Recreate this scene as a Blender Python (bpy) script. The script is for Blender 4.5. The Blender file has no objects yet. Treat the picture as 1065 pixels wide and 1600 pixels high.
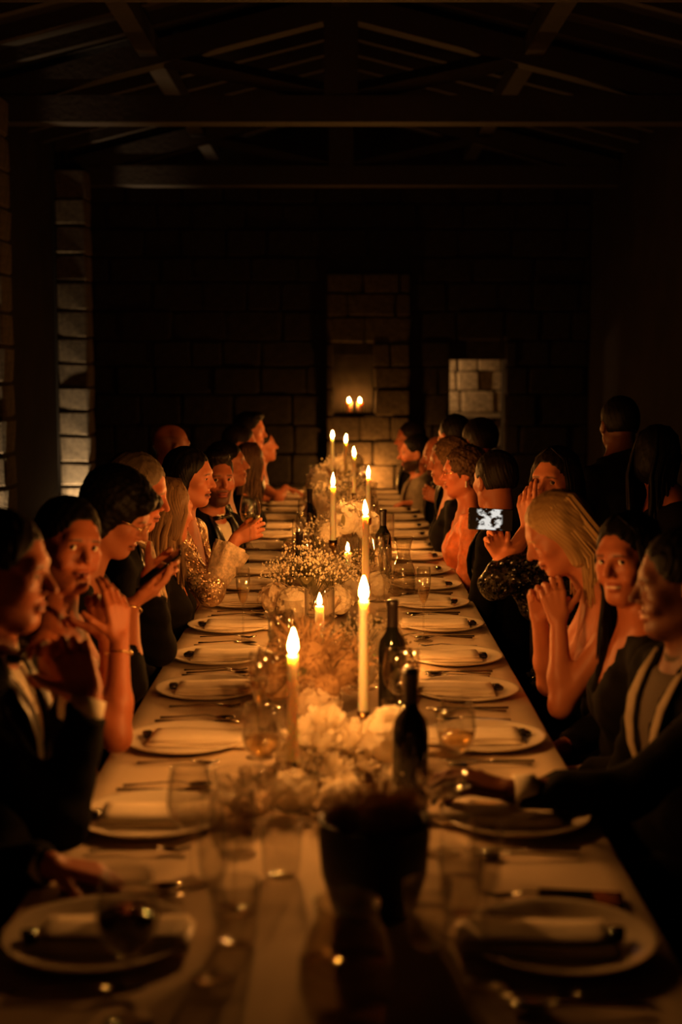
import bpy, bmesh, math, random
import numpy as np
from mathutils import Vector, Matrix
random.seed(7); np.random.seed(7)
SC = bpy.context.scene
COL = SC.collection
# ------------------------------------------------------------------ camera, world, exposure
FPX = 2200.0; CAMZ = 1.68; PITCH = math.atan(225.0 / FPX)
cam_d = bpy.data.cameras.new('camera'); cam = bpy.data.objects.new('camera', cam_d); COL.objects.link(cam)
cam.location = (0, 0, CAMZ); cam.rotation_euler = (math.pi/2 - PITCH, 0, 0)
cam_d.sensor_fit = 'VERTICAL'; cam_d.sensor_height = 36.0; cam_d.sensor_width = 24.0
cam_d.lens = 36.0 * FPX / 1600.0
cam_d.clip_start = 0.05; cam_d.clip_end = 100
cam_d.dof.use_dof = True; cam_d.dof.focus_distance = 5.3; cam_d.dof.aperture_fstop = 2.0
SC.camera = cam
W = bpy.data.worlds.new('world'); SC.world = W; W.use_nodes = True
W.node_tree.nodes['Background'].inputs[0].default_value = (0.0011, 0.0005, 0.0002, 1)
W.node_tree.nodes['Background'].inputs[1].default_value = 0.5
SC.view_settings.view_transform = 'Standard'; SC.view_settings.look = 'None'
SC.view_settings.exposure = 0.0; SC.view_settings.gamma = 1.0; SC.view_settings.use_curve_mapping = False
SC.cycles.transparent_max_bounces = 40; SC.cycles.max_bounces = 10; SC.cycles.diffuse_bounces = 3
SC.cycles.sample_clamp_indirect = 4.0; SC.cycles.sample_clamp_direct = 0.0
SC.cycles.blur_glossy = 0.6
FLAME = 1200.0                      # radiance of every candle flame
CANDLE = (1.0, 0.37, 0.068)

def at(px, py, Y):                 # world point seen at a pixel of the photograph, at distance Y
    u = (px - 532.5) / FPX; v = (800 - py) / FPX
    t = Y / (math.cos(PITCH) + v * math.sin(PITCH))
    return Vector((u * t, Y, CAMZ + t * (-math.sin(PITCH) + v * math.cos(PITCH))))

# ------------------------------------------------------------------ helpers
def tag(o, label=None, cat=None, group=None, kind=None):
    if label: o['label'] = label
    if cat: o['category'] = cat
    if group: o['group'] = group
    if kind: o['kind'] = kind
    return o
def empty(name, loc=(0, 0, 0), rz=0.0):
    o = bpy.data.objects.new(name, None); COL.objects.link(o)
    o.location = loc; o.rotation_euler = (0, 0, rz); o.empty_display_size = 0.05
    return o
def obj(name, me, mat=None, parent=None, loc=None, rot=None, scale=None):
    o = bpy.data.objects.new(name, me); COL.objects.link(o)
    if mat is not None and len(me.materials) == 0: me.materials.append(mat)
    if parent is not None: o.parent = parent
    if loc is not None: o.location = loc
    if rot is not None: o.rotation_euler = rot
    if scale is not None: o.scale = scale
    return o
def mesh(name, verts, faces, smooth=True):
    me = bpy.data.meshes.new(name)
    me.from_pydata([tuple(v) for v in verts], [], [tuple(f) for f in faces])
    if smooth: me.polygons.foreach_set('use_smooth', [True] * len(me.polygons))
    me.update(); return me
def bm_mesh(name, bm, smooth=False):
    me = bpy.data.meshes.new(name); bm.to_mesh(me); bm.free()
    if smooth: me.polygons.foreach_set('use_smooth', [True] * len(me.polygons))
    return me
class MB:                          # collects shapes into one mesh
    def __init__(s): s.v = []; s.f = []
    def add(s, v, f):
        n = len(s.v); s.v += [tuple(p) for p in v]; s.f += [tuple(i + n for i in q) for q in f]; return s
    def box(s, lo, hi, M=None):
        p = [(x, y, z) for x in (lo[0], hi[0]) for y in (lo[1], hi[1]) for z in (lo[2], hi[2])]
        if M is not None: p = [M @ Vector(q) for q in p]
        return s.add(p, [(0,1,3,2),(4,6,7,5),(0,4,5,1),(2,3,7,6),(0,2,6,4),(1,5,7,3)])
    def lathe(s, prof, n=24, c=(0, 0, 0), M=None):
        v = []; f = []; m = len(prof)
        for i in range(n):
            a = 2*math.pi*i/n; ca = math.cos(a); sa = math.sin(a)
            for r, z in prof:
                p = Vector((c[0]+r*ca, c[1]+r*sa, c[2]+z)); v.append(M @ p if M is not None else p)
        for i in range(n):
            j = (i+1) % n
            for k in range(m-1):
                if prof[k][0] < 1e-7 and prof[k+1][0] < 1e-7: continue
                if prof[k][0] < 1e-7: f.append((i*m+k, j*m+k+1, i*m+k+1))
                elif prof[k+1][0] < 1e-7: f.append((i*m+k, j*m+k, i*m+k+1))
                else: f.append((i*m+k, j*m+k, j*m+k+1, i*m+k+1))
        return s.add(v, f)
    def tube(s, pts, rad, n=6, flat=1.0, cap=True):
        pts = [Vector(p) for p in pts]; m = len(pts)
        if not hasattr(rad, '__len__'): rad = [rad]*m
        v = []; f = []; prev = None
        for i, p in enumerate(pts):
            t = (pts[min(i+1, m-1)] - pts[max(i-1, 0)])
            if t.length < 1e-9: t = Vector((0, 0, 1))
            t.normalize()
            if prev is None:
                a = Vector((0, 0, 1)) if abs(t.z) < 0.9 else Vector((1, 0, 0))
                u = t.cross(a).normalized()
            else:
                u = (prev - t*prev.dot(t))
                u = u.normalized() if u.length > 1e-6 else t.orthogonal().normalized()
            prev = u; w = t.cross(u)
            for k in range(n):
                a = 2*math.pi*k/n
                v.append(p + u*(rad[i]*math.cos(a)) + w*(rad[i]*flat*math.sin(a)))
        for i in range(m-1):
            for k in range(n):
                l = (k+1) % n
                f.append((i*n+k, i*n+l, (i+1)*n+l, (i+1)*n+k))
        if cap: f.append(tuple(range(n))[::-1]); f.append(tuple((m-1)*n+k for k in range(n)))
        return s.add(v, f)
    def ball(s, c, r, n=8, m=6):
        if not hasattr(r, '__len__'): r = (r, r, r)
        v = [(c[0], c[1], c[2]-r[2])]; f = []
        for j in range(1, m):
            b = -math.pi/2 + math.pi*j/m
            for i in range(n):
                a = 2*math.pi*i/n
                v.append((c[0]+r[0]*math.cos(b)*math.cos(a), c[1]+r[1]*math.cos(b)*math.sin(a), c[2]+r[2]*math.sin(b)))
        v.append((c[0], c[1], c[2]+r[2])); L = len(v)-1
        for i in range(n):
            k = (i+1) % n
            f.append((0, 1+k, 1+i)); f.append((L, L-n+i, L-n+k))
            for j in range(m-2):
                f.append((1+j*n+i, 1+j*n+k, 1+(j+1)*n+k, 1+(j+1)*n+i))
        return s.add(v, f)
    def mesh(s, name, smooth=True): return mesh(name, s.v, s.f, smooth)

# ------------------------------------------------------------------ materials
MATS = {}
def nodes(name):
    m = bpy.data.materials.new(name); m.use_nodes = True; MATS[name] = m
    nt = m.node_tree; return m, nt, nt.nodes['Principled BSDF']
def N(nt, t, **kw):
    n = nt.nodes.new(t)
    for k, v in kw.items():
        if hasattr(n, k): setattr(n, k, v)
        else: n.inputs[k].default_value = v
    return n
def simple(name, c, rough=0.5, metal=0.0, spec=0.5, var=0.0, scale=20.0, bump=0.0, bscale=60.0, sheen=0.0, stretch=None, sss=0.0, sssr=None):
    m, nt, b = nodes(name); L = nt.links.new
    b.inputs['Base Color'].default_value = (*c, 1); b.inputs['Roughness'].default_value = rough
    b.inputs['Metallic'].default_value = metal; b.inputs['Specular IOR Level'].default_value = spec
    if sheen: b.inputs['Sheen Weight'].default_value = sheen
    if sss:
        b.inputs['Subsurface Weight'].default_value = sss; b.inputs['Subsurface Radius'].default_value = sssr
        b.inputs['Subsurface Scale'].default_value = 1.0
    tc = N(nt, 'ShaderNodeTexCoord'); src = tc.outputs['Object']
    if stretch:
        mp = N(nt, 'ShaderNodeMapping'); mp.inputs['Scale'].default_value = stretch; L(src, mp.inputs[0]); src = mp.outputs[0]
    if var:
        n = N(nt, 'ShaderNodeTexNoise', Scale=scale, Detail=4.0); L(src, n.inputs['Vector'])
        r = N(nt, 'ShaderNodeMapRange'); r.inputs['From Min'].default_value = 0.3; r.inputs['From Max'].default_value = 0.7
        r.inputs['To Min'].default_value = 1-var; r.inputs['To Max'].default_value = 1+var; L(n.outputs['Fac'], r.inputs['Value'])
        mx = N(nt, 'ShaderNodeVectorMath', operation='SCALE'); mx.inputs[0].default_value = c; L(r.outputs[0], mx.inputs['Scale'])
        L(mx.outputs[0], b.inputs['Base Color'])
    if bump:
        n2 = N(nt, 'ShaderNodeTexNoise', Scale=bscale, Detail=5.0); L(src, n2.inputs['Vector'])
        bp = N(nt, 'ShaderNodeBump', Strength=bump, Distance=0.01); L(n2.outputs['Fac'], bp.inputs['Height']); L(bp.outputs[0], b.inputs['Normal'])
    return m
def emit(name, c, s):
    m = bpy.data.materials.new(name); m.use_nodes = True; nt = m.node_tree; nt.nodes.clear()
    e = N(nt, 'ShaderNodeEmission'); e.inputs[0].default_value = (*c, 1); e.inputs[1].default_value = s
    o = N(nt, 'ShaderNodeOutputMaterial'); nt.links.new(e.outputs[0], o.inputs[0]); MATS[name] = m; return m
def thin_glass(name, tint=(1, 1, 1), ior=1.5, extra=0.0):
    m = bpy.data.materials.new(name); m.use_nodes = True; nt = m.node_tree; nt.nodes.clear(); L = nt.links.new
    t = N(nt, 'ShaderNodeBsdfTransparent'); t.inputs[0].default_value = (*tint, 1)
    g = N(nt, 'ShaderNodeBsdfGlossy'); g.inputs['Roughness'].default_value = 0.06
    lw = N(nt, 'ShaderNodeLayerWeight'); lw.inputs['Blend'].default_value = 0.5
    pw_ = N(nt, 'ShaderNodeMath', operation='POWER'); L(lw.outputs['Facing'], pw_.inputs[0]); pw_.inputs[1].default_value = 3.0
    f0 = ((ior-1)/(ior+1))**2 + extra
    ad = N(nt, 'ShaderNodeMath', operation='MULTIPLY_ADD'); L(pw_.outputs[0], ad.inputs[0]); ad.inputs[1].default_value = 0.9 - f0; ad.inputs[2].default_value = f0
    mx = N(nt, 'ShaderNodeMixShader'); L(ad.outputs[0], mx.inputs[0]); L(t.outputs[0], mx.inputs[1]); L(g.outputs[0], mx.inputs[2])
    o = N(nt, 'ShaderNodeOutputMaterial'); L(mx.outputs[0], o.inputs[0]); MATS[name] = m; return m
def vcol(name, rough=0.5, bump=0.0, bscale=200.0, spec=0.4):
    m, nt, b = nodes(name); L = nt.links.new
    a = N(nt, 'ShaderNodeAttribute'); a.attribute_name = 'Col'; L(a.outputs['Color'], b.inputs['Base Color'])
    b.inputs['Roughness'].default_value = rough; b.inputs['Specular IOR Level'].default_value = spec
    if bump:
        tc = N(nt, 'ShaderNodeTexCoord'); n = N(nt, 'ShaderNodeTexNoise', Scale=bscale, Detail=3.0); L(tc.outputs['Object'], n.inputs['Vector'])
        bp = N(nt, 'ShaderNodeBump', Strength=bump, Distance=0.002); L(n.outputs['Fac'], bp.inputs['Height']); L(bp.outputs[0], b.inputs['Normal'])
    return m
def sequin(name, c, c2, metal=0.7, scale=170.0, rough=0.28):
    m, nt, b = nodes(name); L = nt.links.new
    tc = N(nt, 'ShaderNodeTexCoord')
    v = N(nt, 'ShaderNodeTexVoronoi', Scale=scale); L(tc.outputs['Object'], v.inputs['Vector'])
    n = N(nt, 'ShaderNodeTexNoise', Scale=18.0, Detail=4.0); L(tc.outputs['Object'], n.inputs['Vector'])
    cr = N(nt, 'ShaderNodeValToRGB'); cr.color_ramp.elements[0].position = 0.42; cr.color_ramp.elements[1].position = 0.6
    cr.color_ramp.elements[0].color = (*c2, 1); cr.color_ramp.elements[1].color = (*c, 1); L(n.outputs['Fac'], cr.inputs[0]); L(cr.outputs[0], b.inputs['Base Color'])
    b.inputs['Metallic'].default_value = metal; b.inputs['Roughness'].default_value = rough
    geo = N(nt, 'ShaderNodeNewGeometry')
    s1 = N(nt, 'ShaderNodeVectorMath', operation='SUBTRACT'); L(v.outputs['Color'], s1.inputs[0]); s1.inputs[1].default_value = (0.5, 0.5, 0.5)
    s2 = N(nt, 'ShaderNodeVectorMath', operation='SCALE'); L(s1.outputs[0], s2.inputs[0]); s2.inputs['Scale'].default_value = 1.1
    s3 = N(nt, 'ShaderNodeVectorMath', operation='ADD'); L(geo.outputs['Normal'], s3.inputs[0]); L(s2.outputs[0], s3.inputs[1])
    s4 = N(nt, 'ShaderNodeVectorMath', operation='NORMALIZE'); L(s3.outputs[0], s4.inputs[0]); L(s4.outputs[0], b.inputs['Normal'])
    return m
def hairmat(name, c, c2, rough=0.55):
    m, nt, b = nodes(name); L = nt.links.new
    a = N(nt, 'ShaderNodeAttribute'); a.attribute_name = 'Col'
    cr = N(nt, 'ShaderNodeMix', data_type='RGBA'); L(a.outputs['Fac'], cr.inputs['Factor'])
    cr.inputs['A'].default_value = (*c2, 1); cr.inputs['B'].default_value = (*c, 1)
    L(cr.outputs['Result'], b.inputs['Base Color']); b.inputs['Roughness'].default_value = rough
    b.inputs['Specular IOR Level'].default_value = 0.15
    return m

linen = simple('linen_cloth', (0.66, 0.52, 0.37), 0.9, var=0.06, scale=9, bump=0.25, bscale=260, spec=0.15)
napkin_m = simple('napkin_cloth', (0.80, 0.68, 0.52), 0.9, var=0.04, scale=30, bump=0.3, bscale=300, spec=0.15)
china = simple('cream_china', (0.76, 0.66, 0.52), 0.22, spec=0.5)
steel = simple('dark_polished_steel', (0.30, 0.26, 0.22), 0.18, metal=1.0)
dark_gloss = simple('dark_gloss', (0.016, 0.012, 0.01), 0.08, spec=0.8)
wax = simple('candle_wax', (0.90, 0.74, 0.55), 0.45, spec=0.3, sss=0.8, sssr=(0.05, 0.025, 0.010))
flame_m = emit('flame', CANDLE, FLAME)
flame_low_m = emit('low_flame', CANDLE, FLAME*0.9)
wick_m = simple('wick', (0.02, 0.015, 0.01), 0.9)
glass_m = thin_glass('clear_glass', (0.975, 0.965, 0.95), 1.5, 0.07)
ribbed_m = thin_glass('ribbed_glass', (0.95, 0.93, 0.89), 1.5, 0.10)
cut_m, _nt, _b = nodes('solid_glass'); _b.inputs['Base Color'].default_value = (1, 0.985, 0.96, 1); _b.inputs['Roughness'].default_value = 0.06
_b.inputs['Transmission Weight'].default_value = 1.0; _b.inputs['IOR'].default_value = 1.45
champ_m = thin_glass('champagne', (0.95, 0.80, 0.50), 1.33, 0.03)
water_m = thin_glass('water', (0.97, 0.96, 0.94), 1.33, 0.02)
red_m = simple('red_wine', (0.035, 0.004, 0.004), 0.05, spec=0.6)
bottle_m = simple('dark_bottle_glass', (0.010, 0.010, 0.006), 0.06, spec=0.8)
label_m = simple('bottle_label', (0.55, 0.45, 0.32), 0.7)
foil_m = simple('bottle_foil', (0.02, 0.012, 0.01), 0.35, spec=0.5)
pot_m = simple('dark_ceramic', (0.012, 0.009, 0.007), 0.6, bump=0.2)
brass_m = simple('aged_brass', (0.42, 0.26, 0.10), 0.28, metal=1.0)
def petalmat(name, c, var=0.1, tr=0.42):
    m = simple(name, c, 0.6, var=var, scale=25, spec=0.2); nt = m.node_tree; L = nt.links.new; b = nt.nodes['Principled BSDF']
    t = N(nt, 'ShaderNodeBsdfTranslucent'); t.inputs[0].default_value = (*c, 1); mx = N(nt, 'ShaderNodeMixShader'); mx.inputs[0].default_value = tr
    o = nt.nodes['Material Output']; L(b.outputs[0], mx.inputs[1]); L(t.outputs[0], mx.inputs[2]); L(mx.outputs[0], o.inputs[0]); return m
petal_m = petalmat('ivory_petals', (0.93, 0.84, 0.68))
petal2_m = petalmat('blush_petals', (0.90, 0.76, 0.58))
gyp_m = simple('gypsophila_buds', (0.90, 0.78, 0.58), 0.7, spec=0.2)
dry_m = simple('dried_plume', (0.42, 0.25, 0.12), 0.8, var=0.2, scale=20, spec=0.2)
leaf_m = simple('dusty_leaves', (0.20, 0.17, 0.08), 0.5, var=0.25, scale=12)
stem_m = simple('flower_stems', (0.12, 0.10, 0.04), 0.6)
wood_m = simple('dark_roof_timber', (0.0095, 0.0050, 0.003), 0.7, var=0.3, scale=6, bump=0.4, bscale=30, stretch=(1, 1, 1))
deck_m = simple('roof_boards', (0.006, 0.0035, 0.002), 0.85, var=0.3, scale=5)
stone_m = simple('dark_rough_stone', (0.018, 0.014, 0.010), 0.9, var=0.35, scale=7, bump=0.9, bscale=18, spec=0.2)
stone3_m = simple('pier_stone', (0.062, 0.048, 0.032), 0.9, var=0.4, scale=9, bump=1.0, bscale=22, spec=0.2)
stone2_m = simple('pale_rough_stone', (0.50, 0.40, 0.26), 0.9, var=0.4, scale=9, bump=1.0, bscale=22, spec=0.2)
mortar_m = simple('dark_mortar', (0.02, 0.016, 0.012), 0.95, var=0.3, scale=10, bump=0.6, bscale=30, spec=0.1)
plaster_m = simple('dark_plaster', (0.012, 0.009, 0.007), 0.95, var=0.3, scale=3, bump=0.3, bscale=14, spec=0.1)
floor_m = simple('dark_floor', (0.035, 0.025, 0.018), 0.7, var=0.3, scale=3)
chair_m = simple('dark_chair_wood', (0.022, 0.012, 0.007), 0.5, var=0.2, scale=15)
iron_m = simple('black_iron', (0.012, 0.010, 0.009), 0.5, metal=0.6)
screen_off = simple('phone_glass', (0.006, 0.006, 0.007), 0.05, spec=0.7)
# ------------------------------------------------------------------ room
XL, XR, YB, YF, ZE = -2.45, 2.45, 14.0, -1.2, 3.16
RIDGE = CAMZ + 2.45; SLOPE = 0.25
def roof_z(x): return RIDGE - SLOPE*abs(x)
def struct(name, me, mat=None, parent=None, **kw):
    o = obj(name, me, mat, parent, **kw)
    if parent is None: tag(o, kind='structure')
    return o
struct('floor', MB().box((XL-0.3, YF-0.3, -0.1), (XR+0.3, YB+2.2, 0)).mesh('floor', False), floor_m)
zt = roof_z(XL) + 0.3
struct('wall_left', MB().box((XL-0.3, YF-0.3, 0), (XL, YB+0.35, zt)).mesh('wall_left', False), plaster_m)
struct('wall_right', MB().box((XR, YF-0.3, 0), (XR+0.3, YB+0.35, zt)).mesh('wall_right', False), plaster_m)
struct('wall_front', MB().box((XL, YF-0.3, 0), (XR, YF, RIDGE+0.2)).mesh('wall_front', False), plaster_m)
m = MB()
for s in (-1, 1):
    xe = XR+0.3
    a = [(0, YF-0.3), (0, YB+0.35), (s*xe, YB+0.35), (s*xe, YF-0.3)]
    lo = [(x, y, roof_z(x)+0.10) for x, y in a]; hi = [(x, y, roof_z(x)+0.16) for x, y in a]
    m.add(lo+hi, [(0,1,2,3), (7,6,5,4), (0,4,5,1), (1,5,6,2), (2,6,7,3), (3,7,4,0)])
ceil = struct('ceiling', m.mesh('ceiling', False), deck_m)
# common rafters (each its own beam), one mesh per side
def slope_beam(s, w, h, x0, x1, dz=0.0):
    y0, y1 = -w/2, w/2; v = []
    for x in (x0, x1):
        z = roof_z(x)+dz
        v += [(s*x, y0, z-h), (s*x, y1, z-h), (s*x, y1, z), (s*x, y0, z)]
    return mesh('beam', v, [(0,1,2,3), (7,6,5,4), (0,4,5,1), (1,5,6,2), (2,6,7,3), (3,7,4,0)], False)
raf = {s: slope_beam(s, 0.075, 0.09, 0.0, XR, 0.10) for s in (-1, 1)}
y = 0.4
while y < YB:
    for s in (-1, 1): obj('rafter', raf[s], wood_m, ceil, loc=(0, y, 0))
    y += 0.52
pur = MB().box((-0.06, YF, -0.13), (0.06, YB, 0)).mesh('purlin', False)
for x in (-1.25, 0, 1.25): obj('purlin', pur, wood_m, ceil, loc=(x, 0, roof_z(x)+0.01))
# king post trusses
TZ = CAMZ + 1.60
tie = MB().box((XL, -0.09, 0), (XR, 0.09, 0.17)).mesh('tie_beam', False)
post = MB().box((-0.11, -0.08, TZ+0.17), (0.11, 0.08, RIDGE)).mesh('king_post', False)
prin = {s: slope_beam(s, 0.15, 0.16, 0.05, XR, -0.02) for s in (-1, 1)}
br = {}
for s in (-1, 1):
    x0, z0, x1 = 0.08, TZ+0.2, 1.15; z1 = roof_z(x1)-0.14
    br[s] = MB().tube([(s*x0, 0, z0), (s*x1, 0, z1)], 0.065, 4).mesh('strut', False)
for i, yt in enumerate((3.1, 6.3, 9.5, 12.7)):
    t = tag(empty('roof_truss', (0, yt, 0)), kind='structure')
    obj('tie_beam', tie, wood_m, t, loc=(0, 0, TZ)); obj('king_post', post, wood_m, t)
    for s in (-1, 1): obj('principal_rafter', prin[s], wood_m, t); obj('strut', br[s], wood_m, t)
# stone blocks
def block_mesh(seed, rough=0.06):
    r = random.Random(seed); bm = bmesh.new(); bmesh.ops.create_cube(bm, size=1.0)
    bmesh.ops.bevel(bm, geom=bm.edges[:], offset=0.06, segments=1, affect='EDGES')
    for v in bm.verts: v.co += Vector((r.uniform(-1, 1), r.uniform(-1, 1), r.uniform(-1, 1)))*rough*0.5
    return bm_mesh('stone', bm)
BLK = [block_mesh(i) for i in range(8)]; BLK2 = [block_mesh(20+i, 0.05) for i in range(8)]
for b in BLK: b.materials.append(stone_m)
for b in BLK2: b.materials.append(stone2_m)
BLK3 = [b.copy() for b in BLK2]
for b in BLK3: b.materials.clear(); b.materials.append(stone3_m)
def blocks(parent, x0, x1, z0, z1, y, depth, ch, wmin, wmax, holes=(), pool=BLK, seed=1, proud=0.02, pier=None):
    r = random.Random(seed); z = z0; row = 0
    while z < z1-0.02:
        h = min(ch*r.uniform(0.85, 1.15), z1-z); x = x0 - (0.2 if row % 2 else 0.0)
        while x < x1:
            w = r.uniform(wmin, wmax); a, b = max(x, x0), min(x+w, x1); x += w
            segs = [(a, b)]
            for hx0, hx1, hz0, hz1 in holes:
                if z+h > hz0+0.02 and z < hz1-0.02:
                    ns = []
                    for p, q in segs:
                        if q <= hx0 or p >= hx1: ns.append((p, q)); continue
                        if p < hx0-0.04: ns.append((p, hx0))
                        if q > hx1+0.04: ns.append((hx1, q))
                    segs = ns
            for p, q in segs:
                if q-p < 0.05: continue
                d = depth*r.uniform(0.9, 1.0)
                obj('stone', r.choice(pool if not (pier and p >= pier[0]-0.01 and q <= pier[1]+0.01) else BLK2), None, parent, loc=((p+q)/2, y - d/2 + r.uniform(-proud, proud)*0.5, z+h/2),
                    scale=(q-p-0.016, d, h-0.016))
        z += h; row += 1
p0, p1 = at(521, 555, YB), at(581, 645, YB); NICHE = (p0.x, p1.x, p1.z, p0.z)
w0, w1 = at(703, 562, YB), at(787, 722, YB); WIN = (w0.x, w1.x, w1.z, w0.z)
PIER = (at(510, 600, YB).x, at(640, 600, YB).x, 0.0, 2.6)
m = MB(); yb0, yb1 = YB+0.05, YB+0.35
m.box((XL, yb0, 0), (NICHE[0], yb1, 4.2)); m.box((NICHE[1], yb0, 0), (WIN[0], yb1, 4.2)); m.box((WIN[1], yb0, 0), (XR, yb1, 4.2))
m.box((NICHE[0], yb0, 0), (NICHE[1], yb1, NICHE[2])); m.box((NICHE[0], yb0, NICHE[3]), (NICHE[1], yb1, 4.2)); m.box((NICHE[0], yb1-0.03, NICHE[2]), (NICHE[1], yb1, NICHE[3]))
m.box((WIN[0], yb0, 0), (WIN[1], yb1, WIN[2])); m.box((WIN[0], yb0, WIN[3]), (WIN[1], yb1, 4.2))
wb = struct('wall_back', m.mesh('wall_back', False), mortar_m)
blocks(wb, XL, XR, 0.0, 3.5, YB+0.06, 0.08, 0.27, 0.30, 0.60, holes=(NICHE, WIN, PIER), seed=5)
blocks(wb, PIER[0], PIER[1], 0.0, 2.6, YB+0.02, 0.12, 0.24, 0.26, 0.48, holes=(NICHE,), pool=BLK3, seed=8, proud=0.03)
# stone sill and lintel round the opening, passage wall seen through it
wf = struct('window_1', MB().box((WIN[0]-0.05, YB-0.03, WIN[2]-0.06), (WIN[1]+0.05, YB+0.36, WIN[2])).mesh('window_1', False), stone_m)
pw = struct('wall_passage', MB().box((0.4, 15.25, 0), (2.9, 15.45, 2.8)).mesh('wall_passage', False), mortar_m)
zs = at(745, 650, 15.0).z
blocks(pw, 0.6, 2.6, zs+0.03, 2.2, 15.26, 0.10, 0.24, 0.16, 0.42, pool=BLK2, seed=11, proud=0.05)
blocks(pw, 0.6, 2.6, zs-1.0, zs-0.03, 15.26, 0.10, 0.32, 0.25, 0.42, pool=BLK2, seed=12, proud=0.03)
obj('stone', BLK2[0], None, pw, loc=(1.6, 15.19, zs), scale=(2.0, 0.16, 0.05))
struct('ceiling_passage', MB().box((0.3, YB+0.35, 2.8), (2.9, 15.45, 2.9)).mesh('ceiling_passage', False), plaster_m)
# lamp in the passage (out of sight left of the opening)
pl = tag(empty('wall_lantern', (0.62, 14.95, 1.55)), 'brass wall lantern in the stone passage beyond the back window', 'lantern')
obj('lantern_frame', MB().lathe([(0.0, 0.16), (0.05, 0.12), (0.055, 0.10), (0.0, 0.10)], 8).lathe([(0.0, -0.08), (0.055, -0.08), (0.05, -0.06), (0.0, -0.06)], 8).mesh('lantern_frame'), brass_m, pl)
obj('lantern_bulb', MB().ball((0, 0, 0.02), (0.03, 0.03, 0.05)).mesh('lantern_bulb'), emit('warm_bulb', (1.0, 0.52, 0.2), 420.0), pl)
# pilasters on the left wall, grazed by floor uplights
def pilaster(yc, px0, px1, idx, power):
    xa = at(px1, 650, yc).x
    t = tag(empty('pilaster', (0, yc, 0)), kind='structure')
    obj('core', MB().box((XL, -0.02, 0), (xa-0.03, 0.24, 3.3)).mesh('core', False), mortar_m, t)
    r = random.Random(idx); z = 0.0
    while z < 3.2:
        h = 0.225*r.uniform(0.9, 1.1)
        obj('stone', r.choice(BLK3), None, t, loc=((XL+xa)/2, 0.09 + r.uniform(-0.003, 0.003), z+h/2), scale=(xa-XL, 0.30, h-0.014)); z += h
    u = tag(empty('floor_uplight', (xa-0.085, yc-0.17, 0)), 'black floor uplight grazing the %s stone pilaster' % ('far' if idx == 1 else 'near'), 'uplight')
    obj('housing', MB().lathe([(0.0, 0), (0.05, 0), (0.05, 0.10), (0.042, 0.10), (0.042, 0.06), (0.0, 0.06)], 16).mesh('housing'), iron_m, u)
    ld = bpy.data.lights.new('uplight', 'SPOT'); ld.energy = power; ld.color = (1, 0.66, 0.33); ld.spot_size = math.radians(42); ld.spot_blend = 0.8; ld.shadow_soft_size = 0.02
    lo = bpy.data.objects.new('uplight_lamp', ld); COL.objects.link(lo); lo.parent = u; lo.location = (0, 0, 0.07)
    lo.rotation_euler = Vector((0.0, -0.34, -1.0)).to_track_quat('Z', 'Y').to_euler()
pilaster(12.3, 108, 141, 1, 750.0)
pilaster(9.1, -25, 11, 2, 420.0)
# ------------------------------------------------------------------ table
TL, TR, T0, T1, TT = -0.56, 0.53, 1.35, 10.9, 0.75
tb = tag(empty('banquet_table', ((TL+TR)/2, (T0+T1)/2, 0)), 'long banquet table under the linen cloth', 'table')
obj('tabletop', MB().box((TL-tb.location.x+0.01, T0-tb.location.y+0.01, TT-0.045), (TR-tb.location.x-0.01, T1-tb.location.y-0.01, TT-0.006)).mesh('tabletop', False), chair_m, tb)
leg = MB().box((-0.03, -0.03, 0), (0.03, 0.03, TT-0.045)).mesh('leg', False)
for i in range(6):
    for s in (-1, 1): obj('leg', leg, chair_m, tb, loc=(s*0.30, -4.6+i*1.84, 0))
def cloth_mesh():
    v = []; f = []; xs = []
    prof = [(TL-0.012, TT-0.13), (TL-0.010, TT-0.07), (TL-0.006, TT-0.012), (TL+0.004, TT)]
    nx = 22
    for i in range(1, nx): prof.append((TL + (TR-TL)*i/nx, TT))
    prof += [(TR-0.004, TT), (TR+0.006, TT-0.012), (TR+0.010, TT-0.07), (TR+0.012, TT-0.13)]
    ny = 300; n = len(prof); r = random.Random(3)
    ph = [r.uniform(0, 6) for _ in range(8)]
    for j in range(ny+1):
        y = T0-0.01 + (T1-T0+0.02)*j/ny
        for k, (x, z) in enumerate(prof):
            w = 0.0012*(math.sin(y*9+x*7+ph[0]) + math.sin(y*23-x*11+ph[1])*0.6 + math.sin(x*17+y*3+ph[2]))
            if k < 2 or k > n-3: v.append((x + (0.012 if k > 5 else -0.012)*abs(math.sin(y*14+ph[3]))*(1 if k in (0, n-1) else 0.5), y, z))
            else: v.append((x, y, z + (w*0.5 + 0.0008 if 3 < k < n-4 else 0)))
    for j in range(ny):
        for k in range(n-1): f.append((j*n+k, j*n+k+1, (j+1)*n+k+1, (j+1)*n+k))
    return mesh('tablecloth', v, f)
tag(obj('tablecloth', cloth_mesh(), linen), 'cream linen cloth covering the whole long table', 'tablecloth')
TS = TT + 0.003
ORD = ['first', 'second', 'third', 'fourth', 'fifth', 'sixth', 'seventh', 'eighth', 'ninth', 'tenth', 'eleventh', 'twelfth', 'thirteenth', 'fourteenth', 'fifteenth', 'sixteenth', 'seventeenth', 'eighteenth']
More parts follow.
